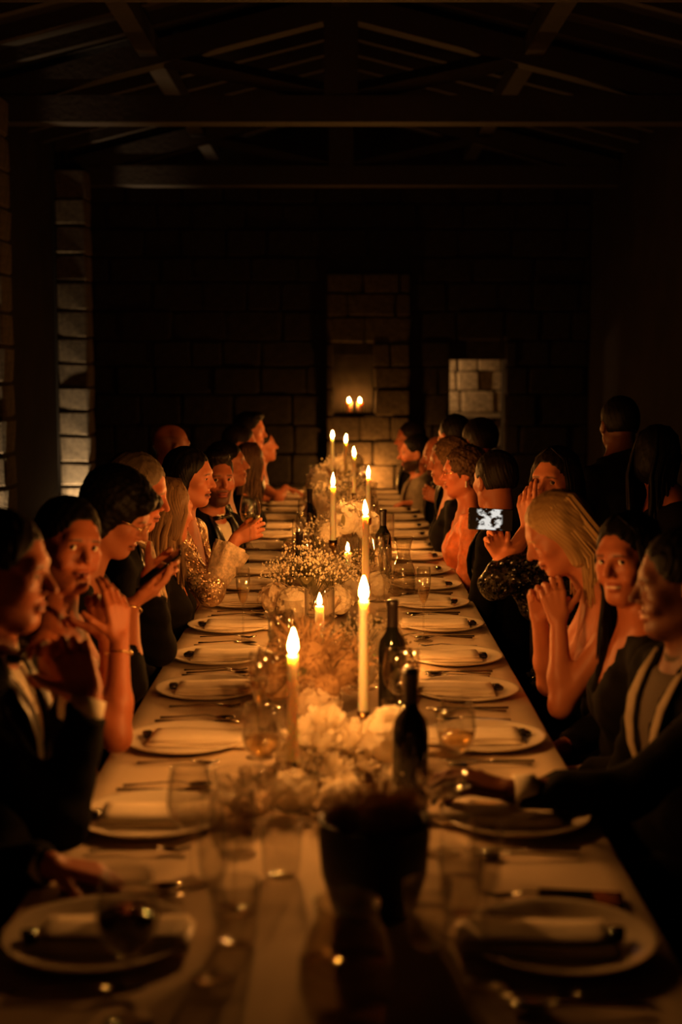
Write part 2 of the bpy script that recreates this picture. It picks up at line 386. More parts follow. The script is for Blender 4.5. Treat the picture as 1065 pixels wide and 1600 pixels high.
# ------------------------------------------------------------------ tableware meshes
plate_me = MB().lathe([(0.0, 0.004), (0.095, 0.004), (0.105, 0.003), (0.115, 0.009), (0.145, 0.016), (0.153, 0.019), (0.155, 0.0165), (0.145, 0.011), (0.11, 0.001), (0.10, 0.0), (0.0, 0.0)], 48).mesh('plate')
plate_me.materials.append(china)
def napkin_mesh(seed):
    r = random.Random(seed); m = MB()
    for k in range(3):
        L = 0.125 - 0.004*k + r.uniform(-0.003, 0.003); Wd = 0.062 - 0.003*k; t = 0.0055; z0 = 0.006*k
        v = []; f = []; nx, ny = 10, 3; ph = r.uniform(0, 6)
        for lay in (0, 1):
            for i in range(nx+1):
                for j in range(ny+1):
                    x = -L + 2*L*i/nx; y = -Wd + 2*Wd*j/ny
                    if j in (0, ny): x *= 0.992
                    v.append((x, y + 0.002*math.sin(x*30+ph), z0 + lay*t + 0.0014*math.sin(x*22+ph+k) + 0.001*math.sin(y*60+x*9) + (0.002 if 0 < j < ny and lay else 0)))
        o = (nx+1)*(ny+1)
        for i in range(nx):
            for j in range(ny):
                a = i*(ny+1)+j; b = a+1; c = a+ny+2; d = a+ny+1
                f.append((a, b, c, d)); f.append((o+a, o+d, o+c, o+b))
            a = i*(ny+1); d = a+ny+1; f.append((a, d, o+d, o+a)); a += ny; d += ny; f.append((a, o+a, o+d, d))
        for j in range(ny):
            a = j; f.append((a, o+a, o+a+1, a+1)); a = nx*(ny+1)+j; f.append((a, a+1, o+a+1, o+a))
        m.add(v, f)
    me = m.mesh('napkin'); me.materials.append(napkin_m); return me
NAP = [napkin_mesh(i) for i in range(4)]
fav_me = MB(); 
def chip(m, lo, hi):
    bm = bmesh.new(); bmesh.ops.create_cube(bm, size=1.0)
    for v in bm.verts: v.co = Vector(((lo[i]+hi[i])/2 + v.co[i]*(hi[i]-lo[i]) for i in range(3)))
    bmesh.ops.bevel(bm, geom=bm.edges[:], offset=0.003, segments=2, affect='EDGES')
    bm.verts.index_update(); m.add([v.co for v in bm.verts], [[v.index for v in f.verts] for f in bm.faces]); bm.free(); return m
fav_me = chip(MB(), (-0.013, -0.02, 0), (0.013, 0.02, 0.014)).mesh('favour'); fav_me.materials.append(dark_gloss)
knife_me = MB().tube([(-0.11, 0, 0.004), (-0.02, 0, 0.004), (0.0, 0, 0.004)], [0.005, 0.0045, 0.003], 6, 0.7).tube([(0.0, 0, 0.004), (0.03, 0.001, 0.004), (0.09, 0.001, 0.004), (0.115, -0.003, 0.003)], [0.004, 0.009, 0.009, 0.002], 6, 0.16).mesh('knife')
def spoon():
    m = MB().tube([(-0.10, 0, 0.004), (-0.06, 0, 0.006), (0.02, 0, 0.012), (0.05, 0, 0.006)], [0.007, 0.004, 0.003, 0.004], 6, 0.45)
    m.ball((0.072, 0, 0.006), (0.028, 0.018, 0.005), 12, 6); return m.mesh('spoon')
def fork():
    m = MB().tube([(-0.10, 0, 0.004), (-0.06, 0, 0.006), (0.02, 0, 0.012), (0.045, 0, 0.007)], [0.007, 0.004, 0.003, 0.009], 6, 0.35)
    for k in range(4):
        yy = (k-1.5)*0.0052; m.tube([(0.044, yy, 0.007), (0.07, yy, 0.004), (0.095, yy, 0.010)], [0.0022, 0.002, 0.0012], 5)
    return m.mesh('fork')
spoon_me = spoon(); fork_me = fork()
for k in (knife_me, spoon_me, fork_me): k.materials.append(steel)
def shell(outer, t=0.0016): return outer + [(max(r-t, 0.0), z) for r, z in outer[::-1]]
def glass_obj(name, prof_bowl, prof_stem, n=28):
    me = MB().lathe(prof_bowl, n).mesh(name); me.materials.append(glass_m)
    st = MB().lathe(prof_stem, n).mesh(name+'_stem') if prof_stem else None
    if st: st.materials.append(glass_m)
    return me, st
flute_b = glass_obj('bowl', shell([(0.004, 0.125), (0.012, 0.14), (0.022, 0.175), (0.0245, 0.21), (0.0225, 0.255)]), [(0.0, 0.128), (0.004, 0.125), (0.0032, 0.08), (0.0035, 0.02), (0.008, 0.006), (0.033, 0.0015), (0.033, 0.0), (0.0, 0.0)])
wine_b = glass_obj('bowl', shell([(0.004, 0.095), (0.018, 0.10), (0.036, 0.12), (0.043, 0.15), (0.040, 0.18), (0.034, 0.215)]), [(0.0, 0.098), (0.005, 0.095), (0.0035, 0.06), (0.004, 0.02), (0.010, 0.006), (0.037, 0.0015), (0.037, 0.0), (0.0, 0.0)])
tumb_b = glass_obj('bowl', shell([(0.0, 0.004), (0.030, 0.002), (0.034, 0.010), (0.038, 0.06), (0.040, 0.105)], 0.002), None)
coup_b = glass_obj('bowl', shell([(0.004, 0.11), (0.03, 0.118), (0.047, 0.14), (0.049, 0.165)]), [(0.0, 0.113), (0.004, 0.11), (0.0032, 0.06), (0.004, 0.02), (0.010, 0.006), (0.036, 0.0015), (0.036, 0.0), (0.0, 0.0)])
def liquid(prof, mat):
    me = MB().lathe(prof, 24).mesh('liquid'); me.materials.append(mat); return me
champ_l = liquid([(0.0, 0.13), (0.010, 0.141), (0.0195, 0.175), (0.0200, 0.185), (0.0, 0.185)], champ_m)
red_l = liquid([(0.0, 0.0975), (0.016, 0.1025), (0.033, 0.122), (0.0405, 0.150), (0.040, 0.155), (0.0, 0.155)], red_m)
white_l = liquid([(0.0, 0.0975), (0.016, 0.1025), (0.033, 0.122), (0.0395, 0.140), (0.0, 0.140)], champ_m)
water_l = liquid([(0.0, 0.006), (0.028, 0.005), (0.031, 0.012), (0.0345, 0.06), (0.0, 0.06)], water_m)
def drink(kind, loc, label, full=None, group=None, rot=None, scale=1.0):
    name, b, cat = {'flute': ('champagne_flute', flute_b, 'flute'), 'wine': ('wine_glass', wine_b, 'wine glass'), 'tumbler': ('water_tumbler', tumb_b, 'tumbler'), 'coupe': ('coupe_glass', coup_b, 'coupe')}[kind]
    t = tag(empty(name, loc), label, cat, group); t.scale = (scale,)*3
    if rot: t.rotation_euler = rot
    obj('bowl', b[0], None, t)
    if b[1]: obj('stem', b[1], None, t)
    if full: obj('liquid', {'champ': champ_l, 'red': red_l, 'white': white_l, 'water': water_l}[full], None, t)
    return t
rs = random.Random(21)
# singled-out glasses
def on_table(px, py): 
    Y = 4.0
    for _ in range(40):
        p = at(px, py, Y); Y *= (CAMZ-TT)/(CAMZ-p.z)
    return at(px, py, Y)
p = on_table(380, 1004); drink('flute', (p.x, p.y, TS), 'half full champagne flute standing alone left of the flowers', 'champ')
p = on_table(661, 1003); drink('flute', (p.x, p.y, TS), 'half full champagne flute right of the ribbed carafes', 'champ')
drink('wine', (at(200, 1500, 1.92).x, 1.92, TS), 'glass of red wine nearest the camera at the lower left', 'red', scale=1.03)
drink('wine', (at(300, 1500, 2.47).x, 2.47, TS), 'empty wine glass behind the red wine glass', None)
drink('flute', (at(757, 1500, 2.05).x, 2.05, TS), 'clear flute left of the nearest right plate', None)
drink('wine', (at(712, 1200, 2.98).x, 2.98, TS), 'wine glass at the fingertips of the reaching right hand', 'white')
drink('coupe', (at(372, 1350, 2.62).x, 2.62, TS), 'empty coupe left of the dark flower pot', None)
drink('tumbler', (at(440, 1400, 2.5).x, 2.5, TS), 'tall clear tumbler left of the dark flower pot', None)
drink('coupe', (at(690, 1330, 2.62).x, 2.62, TS), 'empty coupe right of the dark flower pot', None)
drink('tumbler', (0.205, 2.33, TS), 'clear tumbler right of the dark flower pot', 'water')
# carafes
def carafe_mesh():
    pr = [(0.0, 0.0), (0.045, 0.0)]
    for k in range(7):
        z = 0.006 + k*0.0125; pr += [(0.049, z), (0.052, z+0.006), (0.049, z+0.0118)]
    pr += [(0.047, 0.105), (0.036, 0.135), (0.028, 0.16), (0.027, 0.18), (0.033, 0.215), (0.041, 0.24)]
    inn = [(0.0395, 0.24), (0.0315, 0.214), (0.0255, 0.18), (0.0265, 0.16), (0.0345, 0.135), (0.0455, 0.104), (0.0475, 0.01), (0.0, 0.008)]
    me = MB().lathe(pr + inn, 32).mesh('carafe'); me.materials.append(ribbed_m); return me
car_me = carafe_mesh()
car_w = liquid([(0.0, 0.0085), (0.047, 0.0105), (0.0455, 0.09), (0.0, 0.09)], water_m)
for px, py, lab in ((630, 931, 'ribbed glass water carafe beside the right champagne flute'), (594, 925, 'ribbed glass water carafe left of its twin'), (489, 800, 'ribbed carafe at the far left end of the flowers'), (580, 815, 'ribbed carafe standing far back on the right'), (457, 935, 'ribbed carafe in front of the left foil capped bottle'), (436, 1085, 'ribbed carafe nearest the camera on the left')):
    p = on_table(px, py); t = tag(empty('water_carafe', (p.x, p.y, TS)), lab, 'carafe', 'ribbed water carafes')
    obj('carafe_body', car_me, None, t); obj('water', car_w, None, t)
# bottles
bot_me = MB().lathe([(0.0, 0.0), (0.036, 0.0), (0.038, 0.004), (0.038, 0.175), (0.034, 0.20), (0.018, 0.225), (0.0145, 0.24), (0.0145, 0.24)], 28).mesh('bottle_body'); bot_me.materials.append(bottle_m)
foil_me = MB().lathe([(0.0148, 0.235), (0.0152, 0.295), (0.0165, 0.298), (0.0165, 0.308), (0.013, 0.311), (0.0, 0.311)], 24).mesh('foil_cap'); foil_me.materials.append(foil_m)
lab_me = MB().lathe([(0.0383, 0.05), (0.0386, 0.051), (0.0386, 0.14), (0.0383, 0.141)], 28).mesh('paper_label'); lab_me.materials.append(label_m)
def bottle(x, y, lab, lb=False):
    t = tag(empty('wine_bottle', (x, y, TS), rs.uniform(0, 6)), lab, 'bottle', 'wine bottles on the table')
    obj('bottle_body', bot_me, None, t); obj('foil_cap', foil_me, None, t)
    if lb: obj('paper_label', lab_me, None, t)
for px, Y, lab, lb in ((613, 3.72, 'dark wine bottle beside the tall middle candle', False), (642, 2.86, 'dark bottle in shadow right of the front flowers', False), (598, 6.15, 'dark bottle behind the twin carafes', True), (468, 5.3, 'dark foil capped bottle left of the flowers', True), (484, 7.2, 'labelled dark bottle far back on the left', True)):
    bottle(at(px, 900, Y).x, Y, lab, lb)
# ------------------------------------------------------------------ candles
def flame_mesh(r, h, mat=None):
    pr = [(0.0, 0.0), (0.55*r, 0.05*h), (0.9*r, 0.16*h), (r, 0.30*h), (0.86*r, 0.48*h), (0.58*r, 0.68*h), (0.26*r, 0.87*h), (0.0, h)]
    me = MB().lathe(pr, 10).mesh('flame'); me.materials.append(mat or flame_m); return me
FL = flame_mesh(0.0085, 0.05); FLN = flame_mesh(0.010, 0.055, flame_low_m); FLl = flame_mesh(0.0085, 0.03, flame_low_m); FLs = flame_mesh(0.0085, 0.042)
def taper_mesh(L, r0=0.0125, r1=0.0105):
    me = MB().lathe([(0.0, 0.0), (r0, 0.0), (r0, 0.01), (r1, L-0.004), (r1*0.8, L), (r1*0.4, L-0.002), (0.0, L-0.003)], 20).mesh('wax'); me.materials.append(wax); return me
wick_me = MB().tube([(0, 0, -0.004), (0.0005, 0, 0.012)], 0.0012, 5).mesh('wick'); wick_me.materials.append(wick_m)
hold_cache = {}
def taper(px, ptop, Y, L, lab):
    p = at(px, ptop, Y); zb = p.z - L; r = 1.12
    t = tag(empty('taper_candle', (p.x, Y, zb)), 'lit tall candle %s' % lab, 'candle', 'tall lit candles along the table')
    obj('wax', taper_mesh(L), None, t); obj('wick', wick_me, None, t, loc=(0, 0, L)); obj('flame', FL if Y > 3.5 else FLN, None, t, loc=(0, 0, L+0.003), rot=(rs.uniform(-0.06, 0.06), rs.uniform(-0.06, 0.06), 0))
    h = zb - TS + 0.018
    pr = [(0.0, 0.0), (0.042, 0.0), (0.043, 0.004), (0.012, 0.012), (0.006, 0.03), (0.005, h*0.5), (0.009, h*0.52), (0.005, h*0.56), (0.005, h-0.035), (0.014, h-0.028), (0.016, h), (0.0132, h), (0.0126, h-0.018), (0.0, h-0.0185)]
    me = MB().lathe(pr, 20).mesh('candlestick'); me.materials.append(brass_m)
    tag(obj('candlestick', me, None, None, (p.x, Y, TS)), 'slim brass candlestick under the candle %s' % lab, 'candlestick', 'brass candlesticks')
taper(457, 1023, 3.0, 0.255, 'at front left, nearest the camera')
taper(568, 938, 3.3, 0.285, 'at front right, with the largest flame of all')
taper(571, 806, 4.55, 0.24, 'right of the bright glass hurricane')
taper(520, 760, 5.25, 0.22, 'left of centre at mid table')
taper(575, 746, 6.3, 0.2, 'right of centre beyond mid table')
taper(553, 713, 7.7, 0.22, 'third of the far group from the left')
taper(540, 691, 9.0, 0.24, 'second of the far group from the left')
taper(519, 685, 9.5, 0.24, 'leftmost of the far group')
hur_me = MB().lathe(shell([(0.0, 0.003), (0.048, 0.002), (0.05, 0.008), (0.05, 0.20)], 0.002), 32).mesh('glass_cylinder'); hur_me.materials.append(glass_m)
def hurricane(px, pf, Y, lab, L=0.11):
    zt = TS + 0.004; p = at(px, pf, Y)
    t = tag(empty('hurricane_candle', (p.x, Y, TS)), lab, 'candle', 'candles in glass cylinders')
    obj('glass_cylinder', hur_me, None, t)
    obj('wax', taper_mesh(L, 0.016, 0.0155), None, t, loc=(0, 0, 0.006)); obj('wick', wick_me, None, t, loc=(0, 0, L+0.006)); obj('flame', FLs if L > 0.07 else FLl, None, t, loc=(0, 0, L+0.009))
hurricane(499, 935, 4.62, 'lit candle inside the nearest glass cylinder, left of centre', 0.135)
hurricane(543, 860, 6.02, 'lit candle inside the glass cylinder at mid table', 0.13)
hurricane(503, 785, 7.45, 'lit candle inside a glass cylinder, left, beyond mid table')
hurricane(516, 770, 8.0, 'lit candle in the glass cylinder just behind another one')
hurricane(520, 728, 10.2, 'lit candle in the left glass cylinder at the far end')
hurricane(530, 722, 10.4, 'lit candle in the right glass cylinder at the far end')
hurricane(592, 1010, 4.28, 'small lit candle glass hidden low behind the tall front candle', 0.05)
hurricane(600, 790, 7.0, 'lit candle glass on the right beyond the dark bottle', 0.06)
for px, lab in ((545, 'left'), (562, 'right')):
    p = at(px, 628, YB+0.16); t = tag(empty('pillar_candle', (p.x, p.y, NICHE[2])), 'short lit candle on the %s inside the wall niche' % lab, 'candle', 'candles in the wall niche')
    L = p.z - NICHE[2]; obj('wax', taper_mesh(L, 0.03, 0.029), None, t); obj('flame', FLs, None, t, loc=(0, 0, L))
# candle lantern on the floor before the back wall, behind the table
t = tag(empty('floor_candle', (0.24, 13.68, 0)), 'thick lit candle on the floor below the wall niche', 'candle')
obj('wax', taper_mesh(0.55, 0.04, 0.039), None, t); obj('flame', flame_mesh(0.026, 0.11), None, t, loc=(0, 0, 0.55))

# ------------------------------------------------------------------ place settings
SET_Y = [2.20, 2.82, 3.44, 3.97, 4.43, 4.99, 5.48, 5.94, 6.37, 6.82, 7.27, 7.72, 8.17, 8.62, 9.07, 9.52, 9.97, 10.42]
OCC_R = {'champagne_flute': 0.034, 'wine_glass': 0.044, 'water_tumbler': 0.041, 'coupe_glass': 0.05, 'water_carafe': 0.053, 'wine_bottle': 0.039, 'candlestick': 0.043, 'hurricane_candle': 0.051}
OCC = [(o.location.x, o.location.y, OCC_R[o.name.split('.')[0]]) for o in bpy.data.objects if o.parent is None and o.name.split('.')[0] in OCC_R]
OCC += [(0.06, 2.33, 0.10), (0.06, 4.02, 0.065)]
def free(x, y, r):
    if any(math.hypot(x-a, y-b) < r+c for a, b, c in OCC): return False
    OCC.append((x, y, r)); return True
for side in (-1, 1):
    sd = 'left' if side < 0 else 'right'
    for i, y in enumerate(SET_Y):
        y += rs.uniform(-0.02, 0.02); nth = ORD[i]; xe = TR if side > 0 else TL
        xc = xe - side*0.172 + rs.uniform(-0.008, 0.008)
        tag(obj('charger_plate', plate_me, None, None, (xc, y, TS)), 'cream plate, %s from the camera along the %s table edge' % (nth, sd), 'plate', 'plates along the table')
        nx = xc - side*(0.020 + rs.uniform(0, 0.025))
        tag(obj('folded_napkin', NAP[i % 4], None, None, (nx, y - 0.005, TS+0.0065), (0, 0, rs.uniform(-0.05, 0.05) + (math.pi if side < 0 else 0))), 'folded cream napkin on the %s plate along the %s side' % (nth, sd), 'napkin', 'napkins on the plates')
        tag(obj('wrapped_favour', fav_me, None, None, (nx + side*0.132, y - 0.03 + rs.uniform(0, 0.04), TS+0.012), (0, 0, rs.uniform(-0.4, 0.4))), 'small glossy dark favour at the outer rim of the %s plate, %s side' % (nth, sd), 'favour', 'dark favours on the plates')
        rz = math.pi if side > 0 else 0.0
        gap0 = 0.195; xcut = xc - side*0.01
        tag(obj('dinner_knife', knife_me, None, None, (xcut, y - side*gap0, TS+0.001), (0, 0, rz + rs.uniform(-0.05, 0.05))), 'steel knife beside the %s plate along the %s side' % (nth, sd), 'knife', 'table cutlery')
        tag(obj('soup_spoon', spoon_me, None, None, (xcut, y - side*(gap0+0.038), TS+0.001), (0, 0, rz + rs.uniform(-0.05, 0.05))), 'steel spoon beside the %s plate along the %s side' % (nth, sd), 'spoon', 'table cutlery')
        tag(obj('dinner_fork', fork_me, None, None, (xcut, y + side*gap0, TS+0.001), (0, 0, rz + rs.uniform(-0.05, 0.05))), 'steel fork beside the %s plate along the %s side' % (nth, sd), 'fork', 'table cutlery')
        # glasses on the inner side
        gx = xe - side*0.375
        if i not in (4, 5):
            wx, wy = gx - side*rs.uniform(0, 0.02), y + 0.11 + rs.uniform(-0.02, 0.02)
            if free(wx, wy, 0.044): drink('wine', (wx, wy, TS), 'clear wine glass by the %s plate along the %s side' % (nth, sd), rs.choice([None, None, 'white']), 'wine glasses along the table')
        if i not in (3, 4, 5, 1) or side < 0 and i != 4:
            wx, wy = gx - side*0.015, y + rs.uniform(-0.01, 0.01)
            if free(wx, wy, 0.041): drink('tumbler', (wx, wy, TS), 'low water tumbler by the %s plate along the %s side' % (nth, sd), rs.choice([None, 'water']), 'water tumblers along the table')
        if i % 2 == 0 and i not in (4,):
            if free(gx + side*0.01, y - 0.13, 0.034): drink('flute', (gx + side*0.01, y - 0.13, TS), 'champagne flute by the %s plate along the %s side' % (nth, sd), rs.choice(['champ', None]), 'flutes along the table')
# ------------------------------------------------------------------ flowers
def rand_dir(r, zmin=-0.3):
    while True:
        v = Vector((r.gauss(0, 1), r.gauss(0, 1), r.gauss(0, 1)))
        if v.length > 0.1:
            v.normalize()
            if v.z > zmin: return v
def frame_of(n):
    u = n.orthogonal().normalized(); return u, n.cross(u)
def hydrangea(seed, R=0.065, nf=110):
    r = random.Random(seed); m = MB()
    for i in range(nf):
        z = 1 - 1.35*(i+0.5)/nf; a = i*2.39996; q = math.sqrt(max(0, 1-z*z))
        n = Vector((q*math.cos(a), q*math.sin(a), z)); n = (n + rand_dir(r, -2)*0.18).normalized()
        c = n*R*r.uniform(0.86, 1.06); u, w = frame_of(n); t = r.uniform(0, 6)
        s = r.uniform(0.011, 0.0155)
        for k in range(4):
            b = t + k*math.pi/2; d = u*math.cos(b) + w*math.sin(b); e = n.cross(d)
            lift = r.uniform(0.0, 0.5)
            p0 = c; p1 = c + d*s*0.6 + e*s*0.5 + n*s*0.12; p2 = c + d*s + n*s*lift*0.6; p3 = c + d*s*0.6 - e*s*0.5 + n*s*0.12
            m.add([p0, p1, p2, p3], [(0, 1, 2, 3)])
    m.ball((0, 0, 0), R*0.84, 12, 8)
    return m.mesh('bloom', False)
def rose(seed, R=0.055, layers=6):
    r = random.Random(seed); m = MB()
    for l in range(layers):
        q = (l+1)/layers; np_ = 4+l; rr = R*(0.25+0.75*q)
        for k in range(np_):
            a = 2*math.pi*(k+0.5*(l % 2))/np_ + r.uniform(-0.2, 0.2); wd = 1.25*math.pi/np_*1.35
            v = []; f = []; H = R*(1.05 - 0.35*q)*r.uniform(0.9, 1.1)
            for j in range(4):
                tj = j/3; rad = rr*(0.25 + 0.75*math.sin(tj*1.45)) * (1 + 0.18*max(0, tj-0.6)*q*3)
                for i in range(5):
                    b = a + (i-2)/2*wd*0.5*(0.55+0.45*math.sin(math.pi*min(1, tj*0.8+0.2)))
                    z = -R*0.55 + H*1.5*tj*(1-0.3*q*tj) - 0.004*abs(i-2)*tj
                    v.append((rad*math.cos(b), rad*math.sin(b), z))
            for j in range(3):
                for i in range(4): f.append((j*5+i, j*5+i+1, j*5+i+6, j*5+i+5))
            m.add(v, f)
    return m.mesh('bloom', True)
def gyp(seed, R=0.11, n=170, bud=0.0045):
    r = random.Random(seed); m = MB(); ms = MB()
    for i in range(n):
        d = rand_dir(r, -0.1); c = Vector((d.x*R, d.y*R, d.z*R*0.9))*r.uniform(0.45, 1.0)
        s = bud*r.uniform(0.7, 1.4)
        m.add([c+Vector((s,0,0)), c-Vector((s,0,0)), c+Vector((0,s,0)), c-Vector((0,s,0)), c+Vector((0,0,s)), c-Vector((0,0,s))],
              [(0,2,4),(2,1,4),(1,3,4),(3,0,4),(2,0,5),(1,2,5),(3,1,5),(0,3,5)])
        if i % 4 == 0: ms.tube([(0, 0, -R*0.8), c*0.5 + Vector((0, 0, -R*0.15)), c], 0.0009, 3, cap=False)
    return m.mesh('buds', False), ms.mesh('sprigs', False)
def plume(seed, R=0.10, n=420):
    r = random.Random(seed); m = MB()
    for i in range(n):
        d = rand_dir(r, -0.2); c = d*R*r.uniform(0.3, 0.85); e = c + (d + rand_dir(r, -1)*0.5)*0.028
        u = d.orthogonal().normalized()*0.0022
        m.add([c-u, c+u, e], [(0, 1, 2)])
    m.ball((0, 0, 0), R*0.5, 10, 6)
    return m.mesh('plume', False)
def leaf_mesh(L, Wd):
    v = []; f = []
    for j in range(5):
        t = j/4; w = Wd*math.sin(math.pi*min(1, 0.06+t*0.92))**0.8
        z = 0.25*L*math.sin(t*1.6)
        for i in (-1, 0, 1): v.append((i*w, L*t, z + abs(i)*w*0.35))
    for j in range(4):
        for i in range(2): f.append((j*3+i, j*3+i+1, j*3+i+4, j*3+i+3))
    return mesh('leaf', v, f)
HYD = [hydrangea(i) for i in range(3)]; ROS = [rose(10+i) for i in range(3)]; GYP = [gyp(30+i) for i in range(3)]; PLM = [plume(40+i) for i in range(2)]
LEAF = [leaf_mesh(0.07, 0.016), leaf_mesh(0.05, 0.019), leaf_mesh(0.09, 0.012)]
for x in LEAF: x.materials.append(leaf_m)
HY = []; RO = []
for x in HYD:
    x.materials.append(petal_m); y2 = x.copy(); y2.materials.clear(); y2.materials.append(petal2_m); HY.append((x, y2))
for x in ROS:
    x.materials.append(petal_m); y2 = x.copy(); y2.materials.clear(); y2.materials.append(petal2_m); RO.append((x, y2))
for a_, b_ in GYP: a_.materials.append(gyp_m); b_.materials.append(stem_m)
for x in PLM: x.materials.append(dry_m)
def vase_mesh(kind, h):
    if kind == 'pot':
        pr = [(0.0, 0.0), (0.060, 0.0), (0.072, 0.01), (0.090, 0.07), (0.096, 0.14), (0.092, h-0.01), (0.097, h), (0.086, h), (0.082, h-0.02), (0.0, h-0.03)]
        me = MB().lathe(pr, 36).mesh('pot'); me.materials.append(pot_m)
    else:
        pr = [(0.0, 0.0), (0.040, 0.0), (0.055, 0.02), (0.060, h*0.45), (0.045, h*0.8), (0.042, h), (0.039, h), (0.042, h*0.8), (0.056, h*0.45), (0.05, 0.022), (0.0, 0.012)]
        me = MB().lathe(pr, 28).mesh('vase'); me.materials.append(glass_m)
    return me
def arrangement(x, y, h, kind, lab, items, seed, nleaf=10, spread=0.12):
    r = random.Random(seed)
    t = tag(empty('flower_arrangement', (x, y, TS)), lab, 'flowers', 'flower arrangements down the table')
    obj('pot' if kind == 'pot' else 'vase', vase_mesh(kind, h), None, t)
    for typ, dx, dy, dz, s in items:
        rot = (r.uniform(-0.5, 0.5), r.uniform(-0.5, 0.5), r.uniform(0, 6))
        c = (dx, dy, dz)
        if typ in 'hH': obj('bloom', r.choice(HY)[0 if typ == 'h' else 1], None, t, c, rot, (s,)*3)
        elif typ in 'rR': obj('bloom', r.choice(RO)[0 if typ == 'r' else 1], None, t, c, rot, (s,)*3)
        elif typ == 'g':
            g = r.choice(GYP); o = obj('gypsophila', g[0], None, t, c, (0, 0, r.uniform(0, 6)), (s,)*3); tag(o, kind='stuff'); obj('sprigs', g[1], None, o)
        elif typ == 'p': tag(obj('dried_plume', r.choice(PLM), None, t, c, rot, (s,)*3), kind='stuff')
        st = MB().tube([(dx*0.15, dy*0.15, 0.02), (dx*0.5, dy*0.5, dz*0.6), (dx, dy, dz)], 0.0025, 5).mesh('stem'); obj('stem', st, stem_m, t)
    for k in range(nleaf):
        a = r.uniform(0, 6.28); rr = spread*r.uniform(0.3, 1.0)
        obj('leaf', r.choice(LEAF), None, t, (rr*math.cos(a)*0.7, rr*math.sin(a)*0.7, h + r.uniform(-0.01, 0.06)), (r.uniform(0.0, 0.9), r.uniform(-0.3, 0.3), a - math.pi/2), (r.uniform(0.8, 1.3),)*3)
# front: dark pot with pale blooms behind it
arrangement(at(584, 1400, 2.33).x, 2.33, 0.165, 'pot', 'dark round pot of pale blooms at the front of the table',
    [('p', 0.01, -0.02, 0.165, 0.75), ('p', 0.055, 0.00, 0.160, 0.6), ('p', -0.05, 0.01, 0.160, 0.62), ('p', 0.01, 0.05, 0.165, 0.65), ('g', 0.06, 0.05, 0.16, 0.5), ('g', -0.04, 0.05, 0.165, 0.5)], 1, 0, 0.07)
dome = [('r', 0.0, 0.0, 0.115, 0.95)] + [('r', 0.062*math.cos(k*1.047+0.3), 0.062*math.sin(k*1.047+0.3), 0.085, 0.85) for k in range(6)] + [('r', 0.10*math.cos(k*0.8), 0.10*math.sin(k*0.8), 0.045, 0.8) for k in range(8)]
arrangement(at(514, 1165, 3.16).x, 3.16, 0.05, 'vase', 'large ivory dome of blooms between the two front candles', dome, 2, 0, 0.14)
arrangement(at(612, 1165, 3.10).x, 3.10, 0.05, 'vase', 'smaller ivory bloom cluster right of the front candles',
    [('h', 0.0, 0.0, 0.10, 1.05), ('h', 0.02, 0.09, 0.08, 0.9), ('r', 0.03, -0.08, 0.05, 0.8)], 15, 0, 0.10)
arrangement(at(500, 1250, 2.80).x, 2.80, 0.04, 'vase', 'low fluffy cream sprays at the foot of the front candles',
    [('g', -0.15, 0.05, 0.04, 0.7), ('g', -0.04, 0.09, 0.045, 0.7), ('g', 0.14, 0.06, 0.04, 0.7), ('h', -0.06, 0.05, 0.045, 0.75), ('r', 0.05, 0.09, 0.045, 0.85), ('r', 0.13, 0.03, 0.04, 0.8), ('R', -0.14, 0.0, 0.04, 0.8), ('h', 0.04, 0.0, 0.04, 0.7)], 14, 0, 0.15)
arrangement(at(480, 1060, 3.62).x, 3.62, 0.10, 'vase', 'dry brown plume bouquet behind the front left candle',
    [('p', 0.0, 0.0, 0.165, 1.25), ('p', 0.09, 0.03, 0.14, 1.0), ('p', -0.08, -0.02, 0.11, 0.9), ('H', 0.03, -0.11, 0.08, 0.95), ('g', -0.10, 0.06, 0.10, 0.7), ('p', 0.05, -0.12, 0.12, 0.75)], 3, 10, 0.15)
arrangement(at(565, 1000, 4.02).x, 4.02, 0.10, 'vase', 'cream berry and gypsophila bouquet behind the tall front candle',
    [('g', 0.0, 0.0, 0.14, 1.0), ('g', -0.10, 0.02, 0.10, 0.9), ('h', 0.07, 0.02, 0.13, 0.85), ('R', -0.05, -0.08, 0.09, 0.9), ('g', 0.08, -0.06, 0.09, 0.8), ('h', 0.0, -0.10, 0.07, 0.8)], 4, 14, 0.15)
def auto(y, x, lab, seed):
    r = random.Random(seed*7+1); items = []
    for typ in r.choice(['hrgHg', 'hhgrp', 'rHghg', 'hRgrh', 'gpHrg']):
        items.append((typ, r.uniform(-0.11, 0.11), r.uniform(-0.12, 0.12), r.uniform(0.15, 0.23), r.uniform(0.95, 1.25)))
    for k in range(7): items.append((r.choice('ghrhH'), 0.14*math.cos(k*0.9+seed), 0.16*math.sin(k*0.9+seed), r.uniform(0.06, 0.12), r.uniform(0.85, 1.1)))
    arrangement(x, y, 0.14, 'vase', lab, items, seed, 12, 0.16)
arrangement(at(478, 900, 5.1).x, 5.1, 0.14, 'vase', 'soft gypsophila cloud left of the nearest glass cylinder',
    [('g', 0.0, 0.0, 0.21, 1.15), ('g', 0.03, -0.05, 0.19, 1.0), ('g', -0.08, 0.06, 0.16, 0.9), ('g', 0.10, 0.02, 0.16, 1.0), ('h', 0.08, 0.10, 0.17, 0.9), ('h', -0.04, -0.09, 0.08, 1.0), ('R', 0.07, -0.10, 0.07, 1.0), ('h', 0.12, -0.02, 0.08, 0.9), ('H', -0.11, -0.01, 0.08, 1.0)], 5, 8, 0.15)
